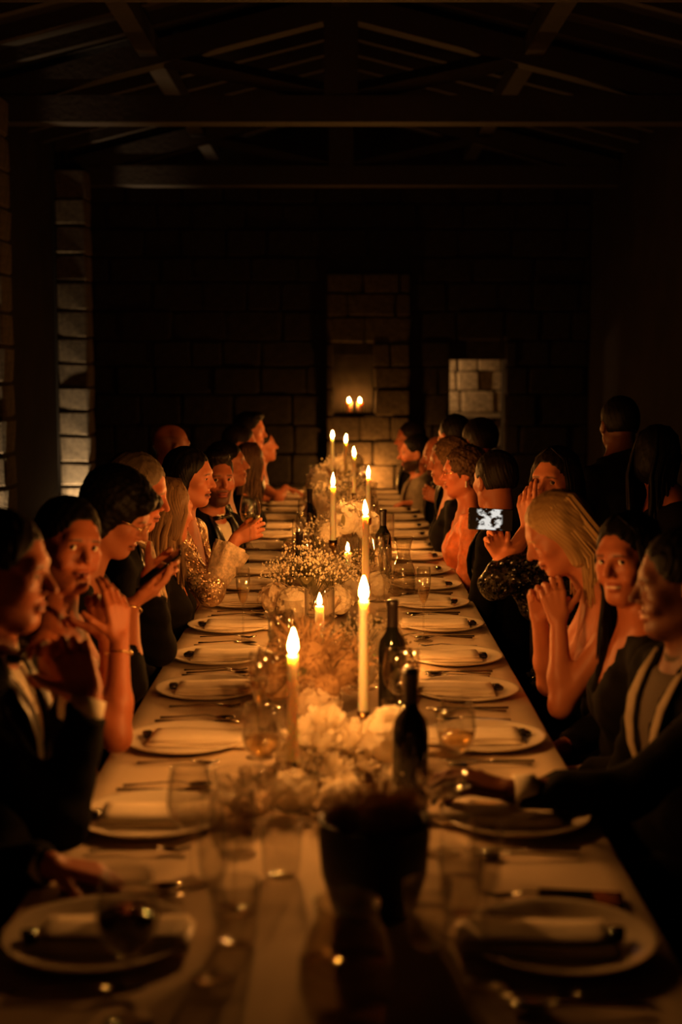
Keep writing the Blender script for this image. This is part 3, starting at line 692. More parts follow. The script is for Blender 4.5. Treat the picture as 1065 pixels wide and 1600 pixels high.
arrangement(at(552, 900, 5.55).x, 5.55, 0.13, 'vase', 'low pale bouquet in front of the mid table glass cylinder', [('g', 0.0, 0.0, 0.13, 0.9), ('R', 0.06, 0.03, 0.12, 0.9), ('g', -0.06, -0.03, 0.12, 0.8), ('h', 0.0, -0.08, 0.06, 0.9), ('h', 0.09, -0.04, 0.07, 0.85), ('r', -0.09, -0.04, 0.06, 0.9)], 6, 8, 0.12)
arrangement(at(545, 820, 6.45).x, 6.45, 0.15, 'vase', 'full ivory hydrangea bouquet behind the mid table glass cylinder',
    [('h', -0.02, -0.04, 0.235, 1.25), ('h', 0.085, -0.01, 0.20, 1.1), ('g', -0.14, 0.0, 0.17, 0.9), ('H', 0.03, 0.08, 0.24, 1.1), ('h', -0.09, -0.06, 0.18, 0.9), ('r', 0.12, -0.06, 0.15, 0.9)], 7, 12, 0.17)
auto(6.95, 0.05, 'pale bouquet sixth in the row past mid table', 8); auto(7.3, -0.04, 'pale bouquet left of the seventh row of blooms', 9)
auto(8.3, 0.02, 'pale bouquet before the far group of candles', 10); auto(8.8, -0.03, 'pale bouquet among the far group of candles', 11)
auto(9.75, 0.0, 'pale bouquet behind the far candles', 12); auto(10.55, 0.02, 'last pale bouquet at the far table end', 13)
# round glass vase closest to the camera
gv = tag(empty('round_glass_vase', (at(541, 1500, 1.93).x, 1.93, TS)), 'round glass vase at the very bottom of the picture', 'vase')
me = MB().lathe([(0.0, 0.0), (0.045, 0.0), (0.06, 0.012), (0.070, 0.05), (0.068, 0.09), (0.054, 0.13), (0.042, 0.155), (0.047, 0.175), (0.044, 0.175), (0.038, 0.155), (0.050, 0.13), (0.064, 0.09), (0.066, 0.05), (0.056, 0.016), (0.0, 0.006)], 36).mesh('vase_body')
obj('vase_body', me, thin_glass('smoky_glass', (0.92, 0.87, 0.78), 1.5, 0.04), gv)
obj('water', liquid([(0.0, 0.007), (0.055, 0.017), (0.065, 0.05), (0.064, 0.085), (0.0, 0.085)], water_m), None, gv)
# phone lying on the cloth, small dishes
def phone(name, loc, rot, lab, screen):
    t = tag(empty(name, loc), lab, 'phone'); t.rotation_euler = rot
    obj('case', chip(MB(), (-0.0365, -0.075, 0), (0.0365, 0.075, 0.009)).mesh('case'), dark_gloss, t)
    obj('screen', MB().box((-0.034, -0.071, 0.0088), (0.034, 0.071, 0.0094)).mesh('screen', False), screen, t)
    return t
p = on_table(925, 1412); phone('mobile_phone', (p.x-0.02, p.y, TS), (0, 0, math.pi/2-0.12), 'dark phone lying on the cloth between the nearest right plates', screen_off)
# ------------------------------------------------------------------ smooth volume modelling (signed distances -> one continuous surface)
f32 = np.float32
def vv(p): return np.array([p[0], p[1], p[2]], dtype=f32)
class Vol:
    def __init__(s): s.ops = []
    def cap(s, a, b, ra, rb=None, k=0.02, sub=False):
        rb = ra if rb is None else rb; a = vv(a); b = vv(b); R = max(ra, rb)
        s.ops.append(('c', np.minimum(a, b)-R, np.maximum(a, b)+R, k, sub, (a, b, ra, rb))); return s
    def ell(s, c, r, M=None, k=0.02, sub=False):
        c = vv(c); R = max(r)
        s.ops.append(('e', c-R, c+R, k, sub, (c, np.array(r, f32), None if M is None else np.array(M, f32)))); return s
    def fn(s, f, lo, hi, k=0.004, sub=True):
        s.ops.append(('f', vv(lo), vv(hi), k, sub, f)); return s
    def grow(s, d, kk=None):
        o = Vol()
        for t, lo, hi, k, sub, a in s.ops:
            if t == 'c' and not sub: a = (a[0], a[1], a[2]+d, a[3]+d)
            elif t == 'e' and not sub: a = (a[0], a[1]+f32(d), a[2])
            o.ops.append((t, lo-d, hi+d, k if kk is None else kk, sub, a))
        return o
    def bounds(s):
        lo = np.min([o[1] for o in s.ops if not o[4]], axis=0); hi = np.max([o[2] for o in s.ops if not o[4]], axis=0)
        return lo, hi
    def field(s, lo, hi, h):
        n = np.maximum(np.ceil((hi-lo)/h).astype(int)+1, 2)
        D = np.full(n, 0.2, f32); ax = [lo[i] + h*np.arange(n[i], dtype=f32) for i in range(3)]
        for t, a, b, k, sub, ar in s.ops:
            mg = k + 2.5*h
            i0 = np.maximum(np.floor((a-mg-lo)/h).astype(int), 0); i1 = np.minimum(np.ceil((b+mg-lo)/h).astype(int)+1, n)
            if np.any(i1 <= i0): continue
            sl = tuple(slice(i0[q], i1[q]) for q in range(3))
            X = ax[0][sl[0]][:, None, None]; Y = ax[1][sl[1]][None, :, None]; Z = ax[2][sl[2]][None, None, :]
            if t == 'c':
                p, q, ra, rb = ar; d = q-p; L2 = float(np.dot(d, d)) + 1e-12
                T = np.clip(((X-p[0])*d[0] + (Y-p[1])*d[1] + (Z-p[2])*d[2])/f32(L2), 0, 1)
                E = np.sqrt((X-p[0]-T*d[0])**2 + (Y-p[1]-T*d[1])**2 + (Z-p[2]-T*d[2])**2) - (f32(ra) + T*f32(rb-ra))
            elif t == 'e':
                c, r, M = ar; x, y, z = X-c[0], Y-c[1], Z-c[2]
                if M is not None:
                    u = M[0][0]*x + M[0][1]*y + M[0][2]*z; v = M[1][0]*x + M[1][1]*y + M[1][2]*z; w = M[2][0]*x + M[2][1]*y + M[2][2]*z
                else: u, v, w = x, y, z
                k0 = np.sqrt((u/r[0])**2 + (v/r[1])**2 + (w/r[2])**2); k1 = np.sqrt((u/r[0]**2)**2 + (v/r[1]**2)**2 + (w/r[2]**2)**2) + f32(1e-6)
                E = k0*(k0-1)/k1
            else: E = ar(X, Y, Z).astype(f32)
            A = D[sl]; k = f32(max(k, 1e-5))
            if sub:
                E = -E; hh = np.clip(0.5 - 0.5*(E-A)/k, 0, 1); D[sl] = E + (A-E)*hh + k*hh*(1-hh)
            else:
                hh = np.clip(0.5 + 0.5*(E-A)/k, 0, 1); D[sl] = E + (A-E)*hh - k*hh*(1-hh)
        return D
def surf(D, lo, h):
    S = D < 0
    c = S[:-1,:-1,:-1].astype(np.int8)
    for dx, dy, dz in ((1,0,0),(0,1,0),(0,0,1),(1,1,0),(1,0,1),(0,1,1),(1,1,1)):
        c = c + S[dx:D.shape[0]-1+dx, dy:D.shape[1]-1+dy, dz:D.shape[2]-1+dz]
    act = (c > 0) & (c < 8); I = np.argwhere(act)
    if len(I) == 0: return np.zeros((0, 3), f32), np.zeros((0, 4), int)
    idx = np.full(act.shape, -1, np.int32); idx[act] = np.arange(len(I))
    cor = [(0,0,0),(1,0,0),(0,1,0),(1,1,0),(0,0,1),(1,0,1),(0,1,1),(1,1,1)]
    V = np.stack([D[I[:,0]+a, I[:,1]+b, I[:,2]+d] for a, b, d in cor], 1)
    P = np.zeros((len(I), 3), f32); cnt = np.zeros(len(I), f32)
    for i, j in ((0,1),(2,3),(4,5),(6,7),(0,2),(1,3),(4,6),(5,7),(0,4),(1,5),(2,6),(3,7)):
        a, b = V[:, i], V[:, j]; mk = (a < 0) != (b < 0); t = np.where(mk, a/np.where(mk, a-b, 1), 0)
        ca, cb = np.array(cor[i], f32), np.array(cor[j], f32)
        P += (ca + t[:, None]*(cb-ca))*mk[:, None]; cnt += mk
    P = (P/cnt[:, None] + I)*h + lo
    F = []
    for axn in range(3):
        o1, o2 = [(1, 2), (2, 0), (0, 1)][axn]
        sl0 = [slice(None)]*3; sl1 = [slice(None)]*3
        sl0[axn] = slice(0, -1); sl1[axn] = slice(1, None)
        a = S[tuple(sl0)]; b = S[tuple(sl1)]
        E = np.argwhere(a != b)
        ok = (E[:, o1] > 0) & (E[:, o2] > 0) & (E[:, o1] < act.shape[o1]) & (E[:, o2] < act.shape[o2]); E = E[ok]
        ins = a[E[:,0], E[:,1], E[:,2]]
        def g(d1, d2):
            Q = E.copy(); Q[:, o1] += d1; Q[:, o2] += d2; return idx[Q[:,0], Q[:,1], Q[:,2]]
        q = np.stack([g(-1, -1), g(0, -1), g(0, 0), g(-1, 0)], 1)
        q[~ins] = q[~ins][:, ::-1]; F.append(q)
    return P.astype(f32), np.concatenate(F)
def np_mesh(name, P, F, col=None):
    me = bpy.data.meshes.new(name); n = len(P); k = len(F)
    me.vertices.add(n); me.vertices.foreach_set('co', P.astype(f32).ravel())
    me.loops.add(k*4); me.loops.foreach_set('vertex_index', F.astype(np.int32).ravel())
    me.polygons.add(k); me.polygons.foreach_set('loop_start', np.arange(0, k*4, 4, dtype=np.int32))
    me.polygons.foreach_set('use_smooth', np.ones(k, bool))
    me.update(calc_edges=True)
    if col is not None:
        at_ = me.color_attributes.new('Col', 'FLOAT_COLOR', 'POINT')
        at_.data.foreach_set('color', np.concatenate([col, np.ones((n, 1))], 1).astype(f32).ravel())
    return me
def vol_np(vol, h, lo=None, hi=None, noise=None):
    if lo is None:
        lo, hi = vol.bounds(); lo = lo-3*h; hi = hi+3*h
    D = vol.field(lo, hi, h)
    if noise is not None:
        ax = [lo[i] + h*np.arange(D.shape[i], dtype=f32) for i in range(3)]
        D = D + noise(ax[0][:, None, None], ax[1][None, :, None], ax[2][None, None, :]).astype(f32)
    return surf(D, lo.astype(f32), f32(h))
def multi(vol, hc, fine, hcut=None):
    """one surface, coarse outside and fine inside the given boxes (lo, hi, h)"""
    fine = [(np.array(a, f32), np.array(b, f32), h) for a, b, h in fine]
    ch = True
    while ch:
        ch = False
        for i in range(len(fine)):
            for j in range(i+1, len(fine)):
                a, b = fine[i], fine[j]
                if np.all(a[0] < b[1]+0.02) and np.all(b[0] < a[1]+0.02):
                    fine[i] = (np.minimum(a[0], b[0]), np.maximum(a[1], b[1]), min(a[2], b[2])); fine.pop(j); ch = True; break
            if ch: break
    P, F = vol_np(vol, hc); keep = np.ones(len(F), bool)
    for a, b, h in fine:
        ins = np.all((P > a + hc*0.9) & (P < b - hc*0.9), axis=1); keep &= ~np.all(ins[F], axis=1)
    F = F[keep]; used = np.unique(F); mp = np.full(len(P), -1, int); mp[used] = np.arange(len(used)); P = P[used]; F = mp[F]
    Ps, Fs, off = [P], [F], len(P)
    for a, b, h in fine:
        p, f = vol_np(vol, h, a, b); Ps.append(p); Fs.append(f+off); off += len(p)
    return np.concatenate(Ps), np.concatenate(Fs)
# ------------------------------------------------------------------ people
skin_m = vcol('skin', 0.48, 0.15, 260.0, 0.35)
eye_m = vcol('eye', 0.08, 0, 1, 0.6)
suit_m = simple('black_suit_wool', (0.0045, 0.0036, 0.003), 0.9, var=0.2, scale=40, bump=0.25, bscale=14, spec=0.08)
grey_m = simple('pale_grey_wool', (0.22, 0.18, 0.13), 0.85, var=0.15, scale=40, bump=0.3, bscale=14, spec=0.2)
satin_m = simple('black_satin_lapel', (0.012, 0.010, 0.009), 0.32, spec=0.5)
waist_m = simple('brown_waistcoat', (0.06, 0.04, 0.025), 0.85)
pale_lapel_m = simple('pale_lapel_wool', (0.24, 0.18, 0.115), 0.8, var=0.1, scale=30)
shirt_m = simple('white_shirt_cotton', (0.70, 0.62, 0.50), 0.8, bump=0.15, bscale=30, spec=0.2)
nude_m = simple('pale_satin_dress', (0.62, 0.42, 0.27), 0.6, bump=0.2, bscale=20)
bdress_m = simple('black_dress_crepe', (0.005, 0.0035, 0.003), 0.85, bump=0.25, bscale=18, spec=0.1)
coral_m = simple('coral_silk', (0.78, 0.20, 0.06), 0.55, var=0.25, scale=22, bump=0.7, bscale=30)
gold_seq = sequin('champagne_sequins', (0.92, 0.66, 0.42), (0.45, 0.25, 0.13), 0.65, 190)
dark_seq = sequin('black_sequins', (0.035, 0.028, 0.02), (0.005, 0.004, 0.003), 0.5, 130, 0.22)
lace_m = simple('ivory_lace', (0.72, 0.54, 0.36), 0.7, var=0.35, scale=60, bump=0.8, bscale=50)
scarf_m = simple('patterned_scarf', (0.30, 0.20, 0.11), 0.6, var=0.8, scale=45)
gold_m = simple('gold_jewellery', (0.85, 0.60, 0.28), 0.2, metal=1.0)
pearl_m = simple('pearl', (0.85, 0.75, 0.62), 0.2, spec=0.7)
HAIRC = {'black': ((0.007, 0.0045, 0.003), (0.003, 0.002, 0.0015)), 'brown': ((0.10, 0.05, 0.022), (0.025, 0.012, 0.006)), 'dark': ((0.016, 0.009, 0.0055), (0.006, 0.0035, 0.0025)),
         'blonde': ((0.62, 0.40, 0.18), (0.26, 0.14, 0.05)), 'fair': ((0.30, 0.17, 0.075), (0.07, 0.035, 0.015)), 'grey': ((0.30, 0.22, 0.14), (0.09, 0.06, 0.04))}
HAIRM = {k: hairmat('hair_'+k, *v) for k, v in HAIRC.items()}
def mk_eye():
    v = []; f = []; n, m = 16, 12; mb = MB().ball((0, 0, 0), 1.0, n, m)
    P = np.array(mb.v, f32)[:, [0, 2, 1]]*np.array([1, 1, -1], f32)
    ca = P[:, 1]; col = np.tile(np.array([[0.62, 0.52, 0.44]]), (len(P), 1)); col[ca > 0.86] = (0.05, 0.028, 0.015); col[ca > 0.965] = (0.005, 0.004, 0.004)
    me = mesh('eye', P.tolist(), mb.f)
    a_ = me.color_attributes.new('Col', 'FLOAT_COLOR', 'POINT'); a_.data.foreach_set('color', np.concatenate([col, np.ones((len(P), 1))], 1).astype(f32).ravel())
    me.materials.append(eye_m); return me
EYE = mk_eye()
SKIN = {'light': (0.50, 0.170, 0.08), 'tan': (0.37, 0.110, 0.046), 'rosy': (0.50, 0.148, 0.066), 'deep': (0.12, 0.038, 0.017)}
def head_frame(yaw, pitch, roll):
    y, p = math.radians(yaw), math.radians(pitch)
    f = Vector((math.cos(y)*math.cos(p), math.sin(y)*math.cos(p), -math.sin(p))); r = Vector((math.sin(y), -math.cos(y), 0)); u = r.cross(f)
    q = math.radians(roll); r2 = r*math.cos(q) + u*math.sin(q); u2 = u*math.cos(q) - r*math.sin(q)
    return Matrix((r2, f, u2))          # rows: local axes in world
def hand_ops(V, w, d, n, side, curl, s=1.0, spread=0.12, thumb=(0.55, 0.75, 0.25), tc=25):
    """palm, five fingers of different lengths with knuckle bends; returns finger tips"""
    d = Vector(d).normalized(); n = Vector(n); n = (n - d*n.dot(d)).normalized(); t = d.cross(n)*side
    if not hasattr(curl, '__len__'): curl = (curl*0.85, curl, curl*1.05, curl*1.15)
    w = Vector(w); pts = [w]
    offs = (0.031, 0.0105, -0.010, -0.029); kl = (0.088, 0.092, 0.087, 0.078); fl = (0.93, 1.04, 0.97, 0.76)
    for i in range(4):
        base = w + t*(offs[i]*0.6*s) + d*0.012*s; kn = w + d*(kl[i]*s) + t*(offs[i]*s)
        V.cap(base, kn, 0.0125*s, 0.0105*s, 0.010)
        p = kn; a = 0.0; dd = (d + t*(offs[i]*spread*18)).normalized(); L = (0.043, 0.027, 0.021); rr = (0.0098, 0.0088, 0.0080, 0.0068)
        for j in range(3):
            a += math.radians(curl[i])*(0.9 if j == 0 else 1.0)
            e = dd*math.cos(a) + n*math.sin(a); q = p + e*(L[j]*fl[i]*s)
            V.cap(p, q, rr[j]*s, rr[j+1]*s, 0.0035); p = q; pts.append(q)
    b = w + d*0.022*s + t*0.022*s + n*0.006*s
    td = (d*thumb[0] + t*thumb[1] + n*thumb[2]).normalized()
    V.cap(w + d*0.005*s, b + td*0.028*s, 0.014*s, 0.0125*s, 0.010); p = b + td*0.028*s; q = p + td*0.034*s
    V.cap(p, q, 0.0112*s, 0.010*s, 0.004)
    a = math.radians(tc); bd = (d*0.8 + n*0.6).normalized(); e = (td*math.cos(a) + bd*math.sin(a)).normalized(); z = q + e*0.028*s
    V.cap(q, z, 0.0100*s, 0.0075*s, 0.004); pts += [q, z]
    P = np.array([tuple(x) for x in pts]); return P.min(0)-0.03*s, P.max(0)+0.03*s
def ik(S, T, l1, l2, hint):
    S, T = Vector(S), Vector(T); d = T-S; L = d.length; mx = (l1+l2)*0.985
    if L > mx: T = S + d*(mx/L); d = T-S; L = mx
    L = max(L, abs(l1-l2)+0.03); a = (l1*l1 - l2*l2 + L*L)/(2*L); hgt = math.sqrt(max(l1*l1-a*a, 0)); dn = d.normalized()
    hv = Vector(hint); hv = hv - dn*hv.dot(dn); hv = hv.normalized() if hv.length > 1e-5 else dn.orthogonal()
    return S + dn*a + hv*hgt, T
def hair_noise(A, O, amp, fr):
    def f(X, Y, Z):
        x = A[0][0]*(X-O[0]) + A[0][1]*(Y-O[1]) + A[0][2]*(Z-O[2]); y = A[1][0]*(X-O[0]) + A[1][1]*(Y-O[1]) + A[1][2]*(Z-O[2]); z = A[2][0]*(X-O[0]) + A[2][1]*(Y-O[1]) + A[2][2]*(Z-O[2])
        az = np.arctan2(x, -y+0.02)
        return amp*(np.sin(az*fr + 9*np.sin(z*22)) * 0.6 + np.sin(x*190+z*60)*np.sin(y*170-z*50)*0.6)
    return f
def curl_noise(amp):
    return lambda X, Y, Z: amp*(np.sin(X*210+np.sin(Z*120))*np.sin(Y*190+np.sin(X*90))*np.sin(Z*200) + 0.6*np.sin(X*90+Y*70)*np.sin(Z*110))
NEARH = (0.0041, 0.0046, 0.010)
def person(label, head, yaw=0, pitch=0, roll=0, body=None, lean=0.06, sex='m', skin='light', hair='short', hairc='dark', outfit='suit', look=None, arms=None,
           beard=0.0, smile=0.0, mouth=0.0, eyes=1.0, res=1.0, glasses=False, standing=False, extras=(), nodes_=None, lip=(0.34, 0.075, 0.05), gaze=None, opts=None):
    opts = opts or {}
    H = Vector(head); fem = sex == 'f'; hs = 0.94 if fem else 1.0
    A = head_frame(yaw, pitch, roll); AT = A.transposed()
    hp = lambda x, y, z: H + AT @ Vector((x*hs, y*hs, z*hs))
    Am = [[A[i][j] for j in range(3)] for i in range(3)]
    body = (0 if H.x < 0 else 180) if body is None else body
    by = math.radians(body); F0 = Vector((math.cos(by), math.sin(by), 0)); R = Vector((math.sin(by), -math.cos(by), 0))
    Nk = H - F0*(0.04+opts.get('fwd', 0.0)) + Vector((0, 0, -0.188)); hipz = 0.54 if not standing else 0.92
    hip = Vector((H.x - F0.x*(lean+0.04+opts.get('fwd', 0.0)), H.y - F0.y*(lean+0.04+opts.get('fwd', 0.0)), hipz))
    U = (Nk-hip).normalized(); Fw = U.cross(R).normalized()
    base = Vector((hip.x, hip.y, 0))
    B = [[R[i] for i in range(3)], [Fw[i] for i in range(3)], [U[i] for i in range(3)]]
    lp = lambda t, r=0, f=0: hip.lerp(Nk, t) + R*r + Fw*f
    sw = 0.158 if fem else 0.188; k1 = 0.86 if fem else 1.0
    # --- torso volume
    T = Vol()
    T.ell(lp(0.02), (0.165, 0.125, 0.12), B, 0.05); T.ell(lp(0.35), (0.135*k1, 0.105*k1, 0.16), B, 0.06)
    T.ell(lp(0.70), (0.155*k1, 0.112*k1, 0.155), B, 0.06)
    SH = {}
    for s, nm in ((1, 'r'), (-1, 'l')):
        SH[nm] = Nk + R*(s*sw) - U*0.05; T.cap(Nk - U*0.04, SH[nm], 0.052*k1, 0.048*k1, 0.05); T.cap(hp(0, -0.03, -0.075), Nk + R*(s*0.11) - U*0.02, 0.035*k1, 0.030*k1, 0.05)
    if fem:
        for s in (1, -1): T.ell(lp(0.60, s*0.064, 0.070), (0.056, 0.052, 0.062), B, 0.045)
    # --- arms
    AR = Vol(); SL = {}; HB = []; l1, l2 = (0.275, 0.235) if fem else (0.30, 0.255); hsz = 0.92 if fem else 1.03
    HV = Vol(); arms = arms or {}
    for s, nm in ((1, 'r'), (-1, 'l')):
        a = arms.get(nm)
        if a is None: a = dict(w=hip + F0*0.22 + R*(s*0.10) + Vector((0, 0, 0.10)), d=F0*0.8 - R*(s*0.6), n=(0, 0, -1), curl=18)
        hint = a.get('e', Vector((0, 0, -1)) + R*(s*0.55) - F0*0.15)
        if 'ep' in a: hint = Vector(a['ep']) - (SH[nm] + Vector(a['w']))*0.5
        E, Wp = ik(SH[nm], a['w'], l1, l2, hint); rr = 0.92 if fem else 1.0
        th = opts.get('arm', 1.0)
        AR.cap(SH[nm], E, 0.046*rr*th, 0.036*rr*th, 0.03); AR.cap(E, E.lerp(Wp, 0.35), 0.037*rr*th, 0.038*rr*th, 0.02); AR.cap(E.lerp(Wp, 0.35), Wp, 0.037*rr*th, 0.025*rr, 0.02)
        SL[nm] = (SH[nm], E, Wp)
        d = Vector(a.get('d', Wp-E))
        b = hand_ops(HV, Wp, d, a.get('n', (0, 0, -1)), s, a.get('curl', 20), hsz, a.get('spread', 0.12), a.get('thumb', (0.55, 0.75, 0.25)), a.get('tc', 25)); HB.append(b)
    # --- legs
    LG = Vol()
    for s in (1, -1):
        h0 = hip + R*(s*0.09) - Vector((0, 0, 0.02))
        if standing: kn = h0 + F0*0.02 - Vector((0, 0, 0.42)); an = kn - Vector((0, 0, 0.42))
        else: kn = Vector((hip.x, hip.y, 0.50)) + F0*0.42 + R*(s*0.11); an = kn + F0*0.03; an.z = 0.08
        LG.cap(h0, kn, 0.085*k1, 0.058*k1, 0.04); LG.cap(kn, an, 0.056*k1, 0.036*k1, 0.02); LG.cap((an.x, an.y, 0.045), Vector((an.x, an.y, 0.035)) + F0*0.14, 0.038, 0.028, 0.02)
    # --- head volume
    HD = Vol(); fat = opts.get('fat', 1.0)
    HD.cap(Nk - U*0.03, hp(0, -0.022, -0.055), 0.060*k1, 0.054*k1*fat, 0.035)
    HD.ell(hp(0, -0.014, 0.034), (0.076*hs, 0.097*hs, 0.086*hs), Am, 0.02); HD.ell(hp(0, 0.018, -0.03), (0.063*hs*fat, 0.070*hs, 0.088*hs), Am, 0.03)
    HD.ell(hp(0, 0.057, -0.095), (0.026*hs, 0.024*hs, 0.019*hs), Am, 0.025)
    for s in (1, -1):
        HD.cap(hp(s*0.053*fat, -0.008, -0.055), hp(s*0.018, 0.058, -0.098), 0.019*hs, 0.014*hs, 0.025)
        HD.ell(hp(s*0.041, 0.056, -0.020), (0.022*hs, 0.021*hs, 0.018*hs), Am, 0.025)
    HD.cap(hp(-0.034, 0.072, 0.024), hp(0.034, 0.072, 0.024), 0.014*hs, 0.014*hs, 0.02)
    nl = opts.get('nose', 1.0)
    HD.cap(hp(0, 0.082, 0.016), hp(0, 0.094+0.013*nl, -0.026), 0.0070*hs, 0.0105*hs, 0.012)
    for s in (1, -1):
        HD.ell(hp(s*0.011, 0.090, -0.031), (0.0078*hs, 0.011*hs, 0.0075*hs), Am, 0.006)
        HD.ell(hp(s*0.032, 0.096, 0.004), (0.0165*hs, 0.017*hs, 0.0115*hs), Am, 0.010, True)
        HD.ell(hp(s*0.032, 0.0715, 0.004), (0.0150*hs,)*3, None, 0.003)
        if eyes > 0.05: HD.ell(hp(s*0.032, 0.0885, 0.003 - 0.0035*(1-eyes)), (0.0135*hs, 0.015*hs, 0.0058*hs*eyes), Am, 0.0012, True)
        HD.ell(hp(s*0.078, -0.012, -0.008), (0.010*hs, 0.019*hs, 0.031*hs), Am, 0.006); HD.ell(hp(s*0.088, -0.006, -0.004), (0.006*hs, 0.010*hs, 0.018*hs), Am, 0.005, True)
    sm = smile*0.006
    HD.ell(hp(0, 0.083, -0.0585), (0.0235*hs, 0.0125*hs, 0.0065*hs), Am, 0.006); HD.ell(hp(0, 0.0815, -0.0705 - 0.006*mouth), (0.020*hs, 0.0125*hs, 0.0075*hs), Am, 0.006)
    if smile:
        for s in (1, -1): HD.ell(hp(s*0.040, 0.066, -0.046), (0.016*hs, 0.014*hs, 0.013*hs), Am, 0.012)
    HD.ell(hp(0, 0.101, -0.0640 - 0.002*mouth), (0.022*hs, 0.014*hs, (0.0022 + 0.0050*mouth + 0.003*smile)*hs), Am, 0.002, True)
    # --- body: one surface
    V = Vol(); V.ops = T.ops + AR.ops + LG.ops + HD.ops + HV.ops
    h1, h2, h3 = NEARH[0]*res, NEARH[1]*res, 0.012*res
    hb = [hp(x, y, z) for x in (-0.10, 0.10) for y in (-0.13, 0.13) for z in (-0.135, 0.13)]
    hb = np.array([tuple(q) for q in hb]); boxes = [(hb.min(0), hb.max(0), h1)]
    for b in HB: boxes.append((b[0], b[1], h2))
    P, Fc = multi(V, h3, boxes)
    # colour per vertex
    c0 = np.array(SKIN[skin]); col = np.tile(c0, (len(P), 1))
    q = (P - np.array(tuple(H)))@np.array(Am).T/hs; x, y, z = q[:, 0], q[:, 1], q[:, 2]; ax_ = np.abs(x)
    def mixc(m, c): 
        nonlocal col
        m = np.clip(m, 0, 1)[:, None]; col = col*(1-m) + np.array(c)*m
    hc = HAIRC[hairc][0]
    inh = (np.abs(z) < 0.14) & (np.abs(y) < 0.14) & (ax_ < 0.11)
    mixc(inh*np.exp(-((ax_-0.03)/0.03)**2 - ((y-0.07)/0.03)**2 - ((z+0.03)/0.03)**2)*0.25, c0*np.array((1.05, 0.72, 0.7)))
    if beard:
        bm_ = inh*(y > -0.02)*np.clip((-0.045 - z - 0.10*np.clip(0.05-y, 0, 1)*0 + 0.35*np.clip(ax_-0.03, 0, 1))/0.012, 0, 1)*(z > -0.125)
        bm_ = np.maximum(bm_, inh*np.exp(-((z+0.048)/0.007)**2)*(ax_ < 0.03)*(y > 0.06)); mixc(bm_*beard, np.array(hc)*0.8)
    lipm = inh*(y > 0.065)*(ax_ < 0.0245)*np.exp(-((z+0.0645+0.003*mouth)/(0.0098+0.004*mouth))**4)*np.clip(1.4-(ax_/0.022)**2, 0, 1); mixc(lipm, lip)
    mixc(inh*(y > 0.06)*(ax_ < 0.024)*np.exp(-((z+0.064+0.002*mouth)/(0.0026+0.005*mouth))**2), (0.05, 0.012, 0.01) if smile < 0.5 else (0.75, 0.62, 0.5))
    bz = 0.0225 - 0.006*np.clip((ax_-0.036)/0.02, 0, 1)
    mixc(inh*(y > 0.045)*np.exp(-((z-bz)/0.0042)**2)*np.clip((ax_-0.011)/0.006, 0, 1)*np.clip((0.053-ax_)/0.008, 0, 1)*opts.get('brow', 0.9), np.array(hc)*0.7)
    mixc(inh*(y > 0.06)*np.exp(-((z-0.008*eyes-0.0015+0.008*(1-eyes))/0.0028)**2)*np.exp(-((ax_-0.032)/0.0125)**4)*(0.95 if fem else 0.6), (0.02, 0.01, 0.008))
    if hair == 'bald': mixc(inh*np.clip((0.02-y)/0.02, 0, 1)*(z < 0.06)*(z > -0.07)*(ax_ > 0.03)*0.35, np.array(hc))
    t = tag(empty('person', tuple(base)), label, 'person')
    bo = np.array(tuple(base), f32)
    def part(name, PP, FF, mat, c=None, parent=None): return obj(name, np_mesh(name, PP - bo, FF, c), mat, t if parent is None else parent)
    bd = part('body', P, Fc, skin_m, col)
    if eyes > 0.05:
        for s in (1, -1):
            c = hp(s*0.032, 0.0715, 0.004); g = (Vector(gaze) - c).normalized() if gaze is not None else (AT @ Vector((0, 1, -0.05)))
            zz = A.row[2] if False else AT @ Vector((0, 0, 1)); xx = g.cross(zz).normalized(); zz = xx.cross(g)
            M = Matrix((xx, g, zz)).transposed().to_4x4()*1.0
            o = obj('eye', EYE, None, t); o.matrix_local = Matrix.Translation(c-base) @ M @ Matrix.Scale(0.0132*hs, 4)
    # --- hair
    if hair != 'bald':
        HR = Vol(); nz = hair_noise(Am, tuple(H), 0.0022, 60); vol = opts.get('hv', 0.0)
        HR.ell(hp(0, -0.020, 0.042), ((0.083+vol)*hs, (0.101+vol)*hs, (0.090+vol)*hs), Am, 0.02)
        if hair in ('short', 'quiff', 'fringe'):
            HR.ell(hp(0, -0.045, 0.005), (0.073*hs, 0.070*hs, 0.062*hs), Am, 0.02)
            if hair == 'quiff': HR.ell(hp(0.01, 0.045, 0.105), (0.055*hs, 0.045*hs, 0.028*hs), Am, 0.02)
            HR.ell(hp(0, 0.115, -0.022), (0.088*hs, 0.100*hs, (0.105 if hair != 'fringe' else 0.085)*hs), Am, 0.008, True)
            for s in (1, -1): HR.ell(hp(s*0.090, 0.000, -0.028), (0.034*hs, 0.040*hs, 0.052*hs), Am, 0.006, True)
            HR.ell(hp(0, -0.07, -0.118), (0.14*hs, 0.12*hs, 0.095*hs), Am, 0.012, True)
        elif hair in ('updo', 'bob', 'long', 'curly', 'wavy'):
            if hair == 'updo':
                HR.ell(hp(0, -0.045, 0.0), (0.080*hs, 0.078*hs, 0.085*hs), Am, 0.02); HR.ell(hp(0, -0.125, 0.02), (0.05*hs, 0.042*hs, 0.05*hs), Am, 0.012)
                HR.ell(hp(0, -0.05, -0.13), (0.12*hs, 0.10*hs, 0.06*hs), Am, 0.012, True)
                for s in (1, -1): HR.ell(hp(s*0.092, 0.02, -0.035), (0.03*hs, 0.036*hs, 0.05*hs), Am, 0.006, True)
